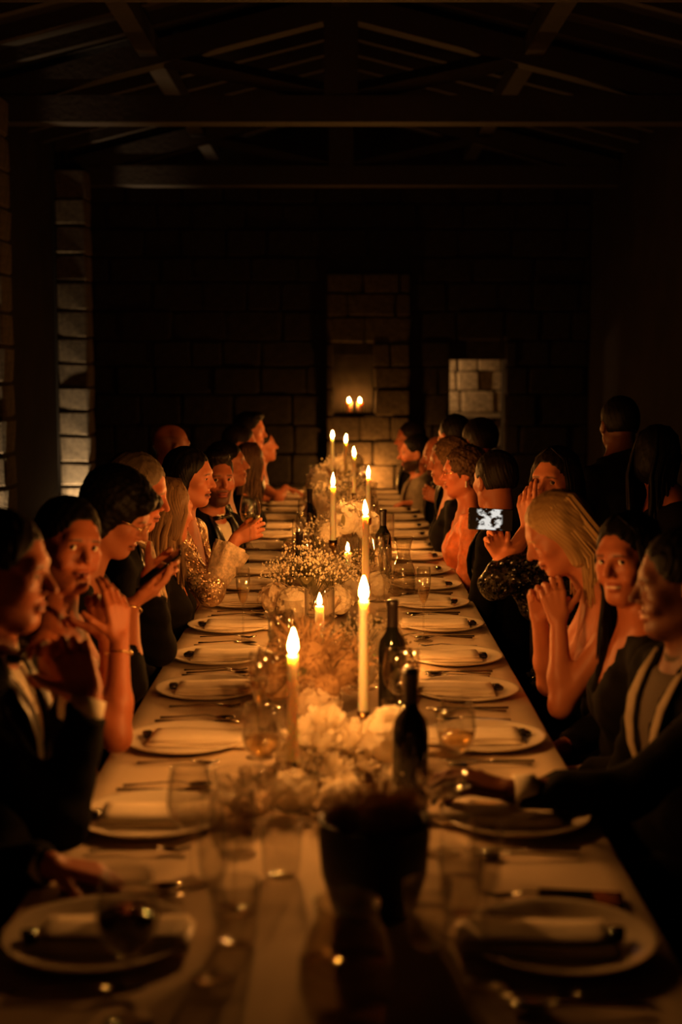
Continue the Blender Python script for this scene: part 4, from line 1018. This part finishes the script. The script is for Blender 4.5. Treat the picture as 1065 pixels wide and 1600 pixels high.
            if hair in ('bob', 'wavy', 'long'):
                for s in (1, -1): HR.cap(hp(s*0.066, -0.012, 0.03), hp(s*0.072, -0.012, -0.085 if hair != 'wavy' else -0.05), 0.030*hs, 0.026*hs, 0.03)
                HR.ell(hp(0, -0.055, -0.03), (0.088*hs, 0.070*hs, 0.095*hs), Am, 0.03)
                if hair == 'wavy': HR.ell(hp(0, -0.02, 0.05), (0.102*hs, 0.115*hs, 0.098*hs), Am, 0.02); HR.cap(hp(-0.05, 0.075, 0.075), hp(0.05, 0.075, 0.075), 0.026, 0.026, 0.02)
            if hair == 'curly':
                HR.ell(hp(0, -0.03, 0.035), (0.098*hs, 0.108*hs, 0.105*hs), Am, 0.02); HR.ell(hp(0, -0.05, -0.02), (0.090*hs, 0.075*hs, 0.075*hs), Am, 0.02)
                for s in (1, -1): HR.ell(hp(s*0.085, 0.0, -0.035), (0.03*hs, 0.03*hs, 0.035*hs), Am, 0.006, True)
            HR.ell(hp(0, 0.118, -0.024), ((0.074 if hair != 'updo' else 0.082)*hs, 0.098*hs, 0.112*hs), Am, 0.008, True)
            if hair in ('curly', 'wavy'): nz = curl_noise(0.006)
            if hair == 'wavy': nz = curl_noise(0.0028)
        pp, ff = vol_np(HR, max(0.0045, 0.0042*res), noise=nz)
        ql = (pp - np.array(tuple(H)))@np.array(Am).T
        cc = 0.5 + 0.5*np.sin(np.arctan2(ql[:, 0], 0.02-ql[:, 1])*60 + 12*np.sin(ql[:, 2]*25)); cc = np.clip(0.15 + 0.7*cc*(0.6+0.4*np.sin(ql[:, 2]*40)), 0, 1)
        hm = part('hair', pp, ff, HAIRM[hairc], np.repeat(cc[:, None], 3, 1))
        if hair == 'long' or (hair == 'bob' and opts.get('locks')):
            r = random.Random(hash(label) % 999 if False else len(label)*7+3); m = MB(); cl = []
            Ln = opts.get('len', 0.30); front = opts.get('front', 0.045)
            for i in range(int(150/max(1, res*0.8))):
                s = r.choice((-1, 1)); a = r.uniform(0, 1)
                yb = front - a*(front+0.115)                 # where the lock hangs: front .. back
                xw = 0.082*math.sqrt(max(0.02, 1-((yb+0.02)/0.115)**2)); o_ = r.uniform(0.0, 0.012)
                part0 = (s*0.006, min(0.06, yb*0.55+0.02), 0.128)
                mid = (s*(xw*0.72+o_*0.6), yb*0.85, 0.092 - 0.10*max(0, yb)); low = (s*(xw+o_*0.7+0.001), yb, 0.0); end = (s*(xw*0.86+o_+0.006), yb - 0.02, -0.09)
                pts = [hp(*part0), hp(*mid), hp(*low), hp(*end)]
                e = hp(*end); dr = Vector((0, 0, -1))*Ln*r.uniform(0.75, 1.0) + R*(s*0.02*r.uniform(-1, 1)) - Fw*0.03*r.random()*(1 if yb < 0.02 else -0.6)
                n_ = 4; wob = r.uniform(0, 6)
                for k in range(1, n_+1):
                    pp_ = e + dr*(k/n_)*max(0.0, (Ln-0.0))/Ln + R*(0.006*math.sin(wob+k*1.7)); pts.append(pp_)
                # smooth the path
                sm_ = []
                for k in range(len(pts)-1):
                    sm_ += [pts[k], pts[k].lerp(pts[k+1], 0.5)]
                sm_.append(pts[-1]); w0 = r.uniform(0.004, 0.0085)
                rad = [w0*(0.45+0.55*min(1, k/3))*(1 if k < len(sm_)-3 else (len(sm_)-k)/3.5) for k in range(len(sm_))]
                b0 = len(m.v); m.tube([q_-base for q_ in sm_], rad, 6, 0.6); cl += [r.uniform(0.0, 1.0)]*(len(m.v)-b0)
            me = m.mesh('hair_locks'); a_ = me.color_attributes.new('Col', 'FLOAT_COLOR', 'POINT')
            a_.data.foreach_set('color', np.array([(c_, c_, c_, 1) for c_ in cl], f32).ravel()); obj('hair_locks', me, HAIRM[hairc], hm)
    # --- clothes
    hcl = 0.0096*max(1.0, res*0.9)
    def vwedge(u0, slope, half=0.0):
        o = np.array(tuple(Nk)); Rn, Fn, Un = np.array(tuple(R)), np.array(tuple(Fw)), np.array(tuple(U))
        def f(X, Y, Z):
            X = X-o[0]; Y = Y-o[1]; Z = Z-o[2]
            r_ = X*Rn[0] + Y*Rn[1] + Z*Rn[2]; f_ = X*Fn[0] + Y*Fn[1] + Z*Fn[2]; u_ = X*Un[0] + Y*Un[1] + Z*Un[2]
            return np.maximum((np.abs(r_) - half - slope*(u_-u0))*0.95, -(f_ - 0.0))
        return f
    def above(u0, tilt=0.0):
        o = np.array(tuple(Nk)); Un = np.array(tuple(U)); Fn = np.array(tuple(Fw))
        return lambda X, Y, Z: u0 - ((X-o[0])*(Un[0]+tilt*Fn[0]) + (Y-o[1])*(Un[1]+tilt*Fn[1]) + (Z-o[2])*(Un[2]+tilt*Fn[2]))
    tl, th_ = T.bounds(); tl = tl-0.3; th_ = th_+0.3
    def sleeves(V_, g0, g1, upto, k=0.03, which=('r', 'l'), flare=0.0):
        for nm in which:
            S, E, Wp = SL[nm]; V_.cap(S, E, 0.046+g0, 0.040+g0, k)
            if upto > 0: V_.cap(E, E.lerp(Wp, upto), 0.040+g0, 0.027+g1+flare, 0.02)
    fold = lambda X, Y, Z: 0.0028*np.sin(X*55+Z*38)*np.sin(Y*47-Z*60) + 0.002*np.sin(Z*95+X*30)
    if outfit in ('suit', 'grey', 'tux', 'palesuit'):
        jm = {'suit': suit_m, 'tux': suit_m, 'grey': grey_m, 'palesuit': suit_m}[outfit]
        J = T.grow(0.015, 0.05); sleeves(J, 0.012, 0.016, 0.86)
        J.cap(Nk - U*0.01 - Fw*0.02, Nk + U*0.045 - Fw*0.03, 0.074, 0.066, 0.02)
        J.fn(vwedge(-0.30, 0.20), tl, th_, 0.004); J.fn(above(0.055, 0.55), tl, th_, 0.004)
        pp, ff = vol_np(J, hcl, noise=fold); part('jacket', pp, ff, jm)
        S_ = T.grow(0.007, 0.05); S_.fn(above(0.02, 0.4), tl, th_, 0.004)
        S_.cap(Nk - U*0.01, hp(0, -0.018, -0.085), 0.066, 0.062, 0.01); S_.fn(above(0.065, 0.5), tl, th_, 0.004)
        pp, ff = vol_np(S_, hcl); sh = part('shirt', pp, ff, opts.get('shirt', shirt_m))
        cu = MB()
        for nm in ('r', 'l'):
            S, E, Wp = SL[nm]; dd = (Wp-E).normalized(); c = Wp - dd*0.052 - base; cu = MB().tube([c, c+dd*0.02, c+dd*0.045], [0.037, 0.036, 0.035], 16)
            obj('cuff', cu.mesh('cuff'), shirt_m, sh)
        lm = {'suit': satin_m, 'tux': satin_m, 'grey': grey_m, 'palesuit': pale_lapel_m}[outfit]
        for s in (1, -1):
            m = MB(); pa = []; wd = []
            for k in range(7):
                tt = k/6; u_ = 0.03 - 0.32*tt; r_ = s*(0.20*(u_+0.30) + 0.016 + 0.018*math.sin(tt*3.1))
                fy = math.sqrt(max(0.0, 1-(r_/(0.155*k1+0.02))**2))*(0.112*k1+0.02) if tt > 0.12 else 0.075
                ch = lp(0.70) ; off = (Nk + U*u_ - ch); uu = off.dot(U)
                fy2 = (0.112*k1+0.021)*math.sqrt(max(0.05, 1 - (r_/(0.155*k1+0.02))**2 - (uu/0.19)**2)) if abs(uu) < 0.185 else 0.05
                pa.append(Nk + U*u_ + R*r_ + Fw*(max(fy2, 0.05) - (Nk-ch).dot(Fw) + 0.004) - base); wd.append((0.012 + 0.024*math.sin(min(1, tt*1.15+0.05)*2.9))*opts.get('lapel', 1.0))
            m.tube(pa, wd, 8, 0.18); obj('lapel', m.mesh('lapel'), lm, t)
        cpos = Nk + U*0.018 + Fw*0.068 - base
        if opts.get('tie', 'bow') == 'bow':
            m = MB()
            for s in (1, -1): m.tube([cpos, cpos + R*(s*0.03), cpos + R*(s*0.055)], [0.007, 0.017, 0.021], 8, 0.5)
            m.ball(tuple(cpos + Fw*0.004), 0.010); obj('bow_tie', m.mesh('bow_tie'), satin_m, t)
    else:
        dm = {'gold': gold_seq, 'black': bdress_m, 'darkseq': dark_seq, 'strapless': bdress_m, 'nude': nude_m, 'coral': coral_m, 'shawl': bdress_m}[outfit]
        D_ = T.grow(0.008, 0.05)
        if outfit == 'strapless': D_.fn(above(-0.155, 0.25), tl, th_, 0.004)
        elif outfit == 'gold':
            sleeves(D_, 0.010, 0.018, 0.55); D_.fn(vwedge(-0.24, 0.30), tl, th_, 0.004); D_.fn(above(0.02, 0.3), tl, th_, 0.004)
        elif outfit in ('black', 'darkseq', 'coral', 'shawl'):
            sleeves(D_, 0.012, 0.014, opts.get('slr', 0.9 if outfit != 'black' else 0.6), which=('r',)); sleeves(D_, 0.012, 0.014, opts.get('sll', 0.9 if outfit != 'black' else 0.6), which=('l',)); D_.fn(vwedge(-0.16, 0.42, 0.01), tl, th_, 0.004); D_.fn(above(0.015, 0.3), tl, th_, 0.004)
        elif outfit == 'nude':
            D_.fn(vwedge(-0.17, 0.35, 0.012), tl, th_, 0.004); D_.fn(above(-0.015, 0.3), tl, th_, 0.004)
        pp, ff = vol_np(D_, hcl, noise=fold if outfit != 'gold' else None); part('dress', pp, ff, dm)
        if 'bib' in opts:
            Q_ = T.grow(0.005, 0.05); Q_.fn(above(-0.005, 0.35), tl, th_, 0.004); pp, ff = vol_np(Q_, hcl); part('blouse', pp, ff, opts['bib'])
    lower = {'gold': gold_seq, 'coral': coral_m, 'nude': nude_m}.get(outfit, suit_m)
    L_ = LG.grow(0.012 if not fem else 0.02, 0.05); L_.ell(lp(0.0), (0.175, 0.135, 0.11), B, 0.05)
    pp, ff = vol_np(L_, 0.02); part('trousers' if not fem else 'skirt', pp, ff, lower)
    # --- glasses
    if glasses:
        m = MB()
        for s in (1, -1):
            ring = [hp(s*0.032 + 0.021*math.cos(a), 0.101 - 0.006*abs(math.cos(a)), 0.0 + 0.017*math.sin(a)) - base for a in [2*math.pi*i/16 for i in range(17)]]
            m.tube(ring, 0.0013, 5); m.tube([hp(s*0.052, 0.096, 0.004) - base, hp(s*0.078, 0.05, 0.008) - base, hp(s*0.080, -0.02, 0.008) - base], 0.0013, 5)
        m.tube([hp(-0.012, 0.102, 0.003) - base, hp(0.012, 0.102, 0.003) - base], 0.0013, 5); obj('eyeglasses', m.mesh('eyeglasses'), gold_m, t)
    return dict(t=t, hp=hp, base=base, SL=SL, R=R, F=Fw, U=U, N=Nk, H=H, lp=lp, part=part, SH=SH)
def bracelet(pr, nm, fr=0.9, mat=None, r=0.031):
    S, E, Wp = pr['SL'][nm]; c = E.lerp(Wp, fr) - pr['base']; d = (Wp-E).normalized(); u = d.orthogonal().normalized(); w = d.cross(u)
    m = MB().tube([c + u*(r*math.cos(a)) + w*(r*math.sin(a)) for a in [2*math.pi*i/20 for i in range(21)]], 0.0028, 6, cap=False)
    obj('bracelet', m.mesh('bracelet'), mat or gold_m, pr['t'])
def earring(pr, L=0.03):
    for s in (1, -1):
        p = pr['hp'](s*0.082, -0.008, -0.040) - pr['base']; m = MB().ball(tuple(p), 0.005).ball(tuple(p - Vector((0, 0, L*0.5))), (0.004, 0.004, 0.008)).ball(tuple(p - Vector((0, 0, L))), 0.0055)
        obj('earring', m.mesh('earring'), pearl_m, pr['t'])
# ------------------------------------------------------------------ chairs
cs = chip(MB(), (-0.20, -0.20, 0.415), (0.20, 0.20, 0.45)).mesh('seat', False); cs.materials.append(chair_m)
cl1 = MB().box((-0.018, -0.018, 0), (0.018, 0.018, 0.416)).mesh('leg', False); cl1.materials.append(chair_m)
cb = MB().box((-0.20, -0.018, 0.44), (-0.165, 0.018, 0.88)).box((0.165, -0.018, 0.44), (0.20, 0.018, 0.88)).mesh('back_posts', False); cb.materials.append(chair_m)
csl = MB().tube([(-0.17, 0.0, 0), (0, -0.02, 0), (0.17, 0.0, 0)], [0.03, 0.035, 0.03], 8, 0.3).mesh('back_rail'); csl.materials.append(chair_m)
def chair(x, y, yaw, who):
    t = tag(empty('dining_chair', (x, y, 0), yaw - math.pi/2), 'dark wooden chair under %s' % who, 'chair', 'dining chairs along the table')
    obj('seat', cs, None, t); b = obj('backrest', cb, None, t, loc=(0, -0.18, 0))
    for z in (0.62, 0.74, 0.85): obj('back_rail', csl, None, b, loc=(0, 0, z))
    for sx in (-1, 1):
        for sy in (-1, 1): obj('leg', cl1, None, t, loc=(sx*0.17, sy*0.17, 0))
# ------------------------------------------------------------------ the guests
CAMP = (0, 0, CAMZ)
def guest(label, who, head, **kw):
    pr = person(label, head, **kw)
    if not kw.get('standing'):
        b = kw.get('body'); b = (0 if head[0] < 0 else 180) if b is None else b
        chair(pr['base'].x, pr['base'].y, math.radians(b), who)
    return pr
V3 = Vector
# left side, near to far
guest('man in dark suit cut off by the left frame edge, hand on the cloth', 'the guest cut off at the left', V3((-0.80, 2.30, 1.24)), yaw=5, pitch=8, sex='m', skin='tan', hair='short', hairc='dark',
      arms={'l': dict(w=at(78, 1352, 2.46), d=(1, 0.10, -0.22), n=(0.0, 0, -1), curl=20, spread=0.3)}, res=1.2)
a = at(4, 893, 2.86)
guest('man in black suit with white cuff, hands clasped before his mouth', 'the man clasping hands at near left', a, yaw=-4, pitch=6, sex='m', skin='tan', hair='short', hairc='dark', smile=0.0, lean=0.02,
      arms={'r': dict(w=at(140, 1088, 2.78), ep=at(110, 1260, 2.70), d=(-0.42, 0.12, 1), n=(-0.15, 1, 0), curl=(46, 50, 54, 58), spread=0.02), 'l': dict(w=at(118, 1082, 2.90), ep=at(100, 1260, 3.0), d=(-0.35, -0.12, 1), n=(-0.15, -1, 0), curl=(40, 44, 48, 50))}, opts={'nose': 1.15})
p = guest('smiling woman with dark pinned hair turned to camera, hands clasped upright', 'the smiling woman with clasped hands', at(107, 852, 3.48), yaw=-50, pitch=2, roll=8, sex='f', skin='tan', hair='updo', hairc='black', outfit='nude', smile=0.4, lean=0.0, gaze=CAMP,
      arms={'r': dict(w=at(186, 1000, 3.36), ep=at(195, 1110, 3.30), d=(-0.05, 0.10, 1), n=(-0.75, 0.7, 0), curl=(16, 22, 28, 34), spread=0.06), 'l': dict(w=at(168, 996, 3.47), ep=at(180, 1110, 3.55), d=(-0.12, -0.12, 1), n=(0.1, -1, 0), curl=(40, 44, 46, 48), spread=0.02)})
bracelet(p, 'r', 0.86)
p = guest('person with dark wavy hair and glasses looking down at a phone', 'the guest reading a phone', at(183, 804, 3.98), yaw=-6, pitch=27, sex='f', skin='light', hair='wavy', hairc='black', outfit='black', lean=0.05, eyes=0.25, glasses=True,
      arms={'r': dict(w=at(204, 946, 3.88), ep=at(150, 1010, 3.78), d=(0.86, 0.12, 0.50), n=(-0.42, 0.22, 0.85), curl=(16, 18, 20, 20), thumb=(0.95, 0.35, 0.15)), 'l': dict(w=at(232, 900, 4.10), ep=at(185, 1060, 4.2), d=(0.85, -0.25, 0.55), n=(0.0, -1, 0.1), curl=(36, 40, 42, 46))}, opts={'fwd': 0.07, 'bib': nude_m, 'slr': 0.35, 'sll': 0.92})
bracelet(p, 'r', 0.93, gold_m, 0.030)
ph = phone('mobile_phone', at(252, 889, 3.93), (0, 0, 0), 'dark phone held flat by the guest with glasses', screen_off)
dx = V3((0.78, 0.0, 0.62)).normalized(); zz = V3((-0.55, -0.15, 0.75)); zz = (zz - dx*zz.dot(dx)).normalized(); ph.rotation_euler = Matrix((dx.cross(zz), dx, zz)).transposed().to_euler()
p = guest('older man with short grey hair and patterned scarf looking down', 'the grey haired man with a scarf', at(214, 769, 4.58), yaw=-2, pitch=16, sex='m', skin='rosy', hair='short', hairc='grey', eyes=0.4, lean=0.05, opts={'tie': None, 'fat': 1.06, 'nose': 1.1})
m = MB()
for s in (1, -1): m.tube([q - p['base'] for q in (p['N'] + p['U']*0.05 - p['F']*0.03 + p['R']*s*0.05, p['N'] + p['U']*0.02 + p['F']*0.07 + p['R']*s*0.045, p['lp'](0.72, s*0.035, 0.135), p['lp'](0.45, s*0.03, 0.135))], [0.02, 0.026, 0.026, 0.022], 8, 0.4)
obj('scarf', m.mesh('scarf'), scarf_m, p['t'])
guest('woman with long light brown hair turned away from camera', 'the long haired woman turned away', at(262, 798, 5.08), yaw=38, pitch=6, sex='f', skin='light', hair='long', hairc='fair', outfit='black', lean=0.0, opts={'len': 0.22})
hg = at(368, 842, 5.42)
p = guest('woman in champagne sequin dress speaking and raising a wine glass', 'the woman in the sequin dress', at(297, 746, 5.58), yaw=-12, pitch=4, sex='f', skin='light', hair='bob', hairc='black', outfit='gold', mouth=0.8, lean=0.02, eyes=0.6, body=-12,
      arms={'r': dict(w=hg, d=(0.75, 0.05, 0.35), n=(0.1, 0.9, -0.1), curl=(38, 42, 46, 48), thumb=(0.8, 0.4, 0.5), e=(0.1, -0.5, -1))})
earring(p, 0.035)
S_, E_, W_ = p['SL']['r']; m = MB(); dd = (W_-E_).normalized(); u = dd.orthogonal().normalized(); w = dd.cross(u); rings = []
for k in range(5):
    c = E_.lerp(W_, 0.15+0.17*k); rr = (0.046, 0.052, 0.060, 0.066, 0.070)[k]
    rings.append([c + (u*math.cos(2*math.pi*i/28) + w*math.sin(2*math.pi*i/28))*rr*(1 + 0.06*k*0.5*math.sin(i*2*math.pi*7/28)) - p['base'] for i in range(28)])
vs = [q for r_ in rings for q in r_]; fs = [(k*28+i, k*28+(i+1) % 28, (k+1)*28+(i+1) % 28, (k+1)*28+i) for k in range(4) for i in range(28)]
lc = obj('lace_sleeve', mesh('lace_sleeve', vs, fs), lace_m, p['t']); sm = lc.modifiers.new('thickness', 'SOLIDIFY'); sm.thickness = 0.003
g = at(391, 858, 5.40); drink('wine', (g.x, g.y, g.z), 'wine glass held up by the woman in sequins', 'white', scale=0.97)
guest('bearded man in bow tie looking at camera beside the sequin dress', 'the bearded man in bow tie', at(337, 748, 6.32), yaw=-62, pitch=2, sex='m', skin='tan', hair='quiff', hairc='dark', outfit='tux', beard=0.8, lean=0.02, gaze=CAMP, body=-25, res=1.15)
guest('person with dark fringe gazing up, in glittering top', 'the guest with a dark fringe', at(356, 726, 7.05), yaw=-4, pitch=-7, sex='f', skin='light', hair='fringe', hairc='black', outfit='darkseq', lean=0.0, res=1.3)
guest('bald man sitting tall behind the left row', 'the tall bald man on the left', at(268, 699, 7.4), yaw=30, pitch=4, sex='m', skin='tan', hair='bald', hairc='dark', lean=-0.12, res=1.3)
guest('woman with long straight brown hair seen from behind, left', 'the straight haired woman on the left', at(391, 724, 8.15), yaw=42, pitch=0, sex='f', skin='light', hair='long', hairc='brown', outfit='black', lean=0.0, res=1.5, opts={'len': 0.26})
guest('dark haired man sitting behind the long haired woman at far left', 'the man hidden at far left', at(376, 695, 8.75), yaw=4, pitch=4, sex='m', skin='light', hair='short', hairc='dark', lean=0.0, res=1.6)
guest('tallest man at the far left with dark swept hair', 'the tallest man at far left', at(391, 674, 9.35), yaw=-10, pitch=2, sex='m', skin='light', hair='quiff', hairc='black', lean=0.0, res=1.6)
guest('woman in black leaning on the far left table corner', 'the woman at the far left corner', at(410, 697, 9.9), yaw=6, pitch=-8, sex='f', skin='light', hair='updo', hairc='dark', outfit='strapless', lean=0.06, res=1.6,
      arms={'r': dict(w=at(446, 762, 9.78), d=(1, 0, -0.3), n=(0, 0, -1), curl=15, e=(0.6, -0.5, -0.3))})
# right side, near to far
guest('smiling man in dark suit with pale lapels at the right edge', 'the smiling man at the right edge', at(1062, 914, 3.14), yaw=176, pitch=4, sex='m', skin='deep', hair='short', hairc='black', outfit='palesuit', smile=1.0, lean=0.0, body=192, opts={'shirt': waist_m, 'lapel': 0.6, 'tie': None},
      arms={'l': dict(w=at(796, 1236, 2.86), d=(-1, 0.05, 0.22), n=(0.0, 0.3, -1), curl=(20, 24, 28, 30), e=(0.3, -0.4, -1))})
guest('smiling dark haired woman looking at camera, right side', 'the smiling dark haired woman', at(980, 873, 3.62), yaw=226, pitch=4, roll=-4, sex='f', skin='tan', hair='long', hairc='black', outfit='black', smile=0.9, gaze=CAMP, lean=0.0, opts={'len': 0.22})
guest('blonde woman with bare shoulders, head bowed over folded hands', 'the blonde woman', at(870, 834, 4.02), yaw=184, pitch=28, sex='f', skin='light', hair='long', hairc='blonde', outfit='strapless', eyes=0.2, lean=0.06,
      arms={'l': dict(w=at(872, 972, 3.90), ep=at(905, 1085, 3.85), d=(-0.20, 0.10, 1), n=(0, 1, 0.1), curl=(36, 44, 54, 58), spread=0.03, e=(0.35, -0.3, -1)), 'r': dict(w=at(842, 968, 4.05), ep=at(868, 1060, 4.15), d=(-0.02, -0.12, 1), n=(0, -1, 0.1), curl=(46, 50, 54, 56), spread=0.03, e=(0.3, 0.3, -1))}, opts={'len': 0.15, 'front': 0.005, 'fwd': 0.10})
p = guest('dark haired woman peering over the blonde, phone in hand', 'the woman holding the lit phone', at(866, 753, 4.80), yaw=234, pitch=0, sex='f', skin='light', hair='long', hairc='dark', outfit='darkseq', gaze=CAMP, lean=0.0,
      arms={'r': dict(w=at(786, 876, 4.68), d=(-0.42, 0.0, 0.9), n=(0.15, -1, 0.1), curl=(30, 36, 42, 46), thumb=(0.9, 0.45, 0.2), e=(0.4, 0.2, -1)), 'l': dict(w=at(826, 822, 4.72), d=(-0.12, -0.05, 1), n=(0.5, 0.8, 0), curl=(10, 24, 34, 40))})
bracelet(p, 'r', 0.93, pearl_m, 0.029)
# lit phone: its screen shows a bright grey live picture of the table
m_, nt_, b_ = nodes('lit_screen'); L_k = nt_.links.new
tc_ = N(nt_, 'ShaderNodeTexCoord'); mp_ = N(nt_, 'ShaderNodeMapping'); mp_.inputs['Scale'].default_value = (30, 22, 1); L_k(tc_.outputs['Object'], mp_.inputs[0])
nz_ = N(nt_, 'ShaderNodeTexNoise', Scale=1.6, Detail=3.0); L_k(mp_.outputs[0], nz_.inputs['Vector'])
sx_ = N(nt_, 'ShaderNodeSeparateXYZ'); L_k(tc_.outputs['Object'], sx_.inputs[0])
a1 = N(nt_, 'ShaderNodeMapRange'); L_k(sx_.outputs['Y'], a1.inputs['Value']); a1.inputs['From Min'].default_value = 0.040; a1.inputs['From Max'].default_value = 0.030
a2 = N(nt_, 'ShaderNodeMapRange'); L_k(sx_.outputs['Y'], a2.inputs['Value']); a2.inputs['From Min'].default_value = -0.050; a2.inputs['From Max'].default_value = -0.040
mm_ = N(nt_, 'ShaderNodeMath', operation='MULTIPLY'); L_k(a1.outputs[0], mm_.inputs[0]); L_k(a2.outputs[0], mm_.inputs[1])
rp_ = N(nt_, 'ShaderNodeMapRange'); L_k(nz_.outputs['Fac'], rp_.inputs['Value']); rp_.inputs['From Min'].default_value = 0.44; rp_.inputs['From Max'].default_value = 0.54
m2_ = N(nt_, 'ShaderNodeMath', operation='MULTIPLY'); L_k(mm_.outputs[0], m2_.inputs[0]); L_k(rp_.outputs[0], m2_.inputs[1])
b_.inputs['Base Color'].default_value = (0.01, 0.01, 0.01, 1); b_.inputs['Emission Color'].default_value = (0.75, 0.72, 0.66, 1); L_k(m2_.outputs[0], b_.inputs['Emission Strength'])
ph = phone('mobile_phone', at(766, 812, 4.60), (0, 0, 0), 'phone with bright lit screen held sideways on the right', m_)
ax_x = V3((0.97, 0.08, -0.06)).normalized(); nz3 = V3((0.10, -1, 0.18)); nz3 = (nz3 - ax_x*nz3.dot(ax_x)).normalized(); ph.rotation_euler = Matrix((ax_x.cross(nz3)*1.0, ax_x, nz3)).transposed().to_euler()
guest('man with short dark hair seen from behind, white collar', 'the man seen from behind', at(772, 752, 5.85), yaw=118, pitch=2, sex='m', skin='tan', hair='short', hairc='dark', lean=0.0, body=160)
p = guest('older woman with curly hair, glasses and coral garment', 'the older woman in coral', at(722, 739, 6.62), yaw=182, pitch=2, sex='f', skin='rosy', hair='curly', hairc='brown', outfit='coral', glasses=True, lean=0.0, opts={'nose': 1.1, 'fat': 1.04}, res=1.1)
earring(p, 0.02)
guest('fair haired guest mostly hidden by the older woman in coral', 'the hidden fair haired guest', at(699, 722, 7.15), yaw=186, pitch=4, sex='f', skin='light', hair='curly', hairc='fair', outfit='black', lean=0.0, res=1.4)
guest('man with round dark head of hair turned to the back wall, before the window', 'the man before the back window', at(747, 692, 7.6), yaw=122, pitch=0, sex='m', skin='tan', hair='short', hairc='dark', lean=-0.05, res=1.4, opts={'hv': 0.008})
guest('black haired man turned to the back wall, left of the window', 'the man left of the back window', at(708, 682, 8.1), yaw=122, pitch=0, sex='m', skin='tan', hair='short', hairc='black', lean=-0.03, res=1.5)
guest('bald bearded man in black folding his hands', 'the bald bearded man', at(685, 712, 8.6), yaw=181, pitch=6, sex='m', skin='tan', hair='bald', hairc='dark', beard=0.85, lean=0.0, res=1.5,
      arms={'l': dict(w=at(690, 782, 8.4), d=(-0.8, 0.3, 0.4), n=(0, 1, 0), curl=35), 'r': dict(w=at(686, 780, 8.6), d=(-0.8, -0.3, 0.4), n=(0, -1, 0), curl=40)})
guest('bearded man in pale grey jacket at the far right', 'the bearded man in grey', at(648, 709, 9.35), yaw=183, pitch=2, sex='m', skin='light', hair='short', hairc='black', outfit='grey', beard=0.95, lean=0.0, res=1.6, opts={'tie': None, 'nose': 1.3},
      arms={'l': dict(w=at(650, 786, 9.2), d=(-1, 0.1, 0), n=(0, 0, -1), curl=25)})
guest('last guest at the far right table corner', 'the last guest on the right', at(640, 686, 10.3), yaw=182, pitch=2, sex='m', skin='tan', hair='short', hairc='dark', lean=0.0, res=1.8)
guest('shadowed man in black standing behind the right row', 'none', at(966, 664, 6.3), yaw=100, pitch=0, sex='m', skin='deep', hair='short', hairc='black', outfit='suit', standing=True, lean=0.0, res=1.5, body=120)
guest('shadowed woman in a dark shawl standing at the right edge', 'none', at(1030, 712, 5.6), yaw=40, pitch=6, sex='f', skin='tan', hair='long', hairc='black', outfit='shawl', standing=True, lean=0.0, res=1.5, opts={'len': 0.3})
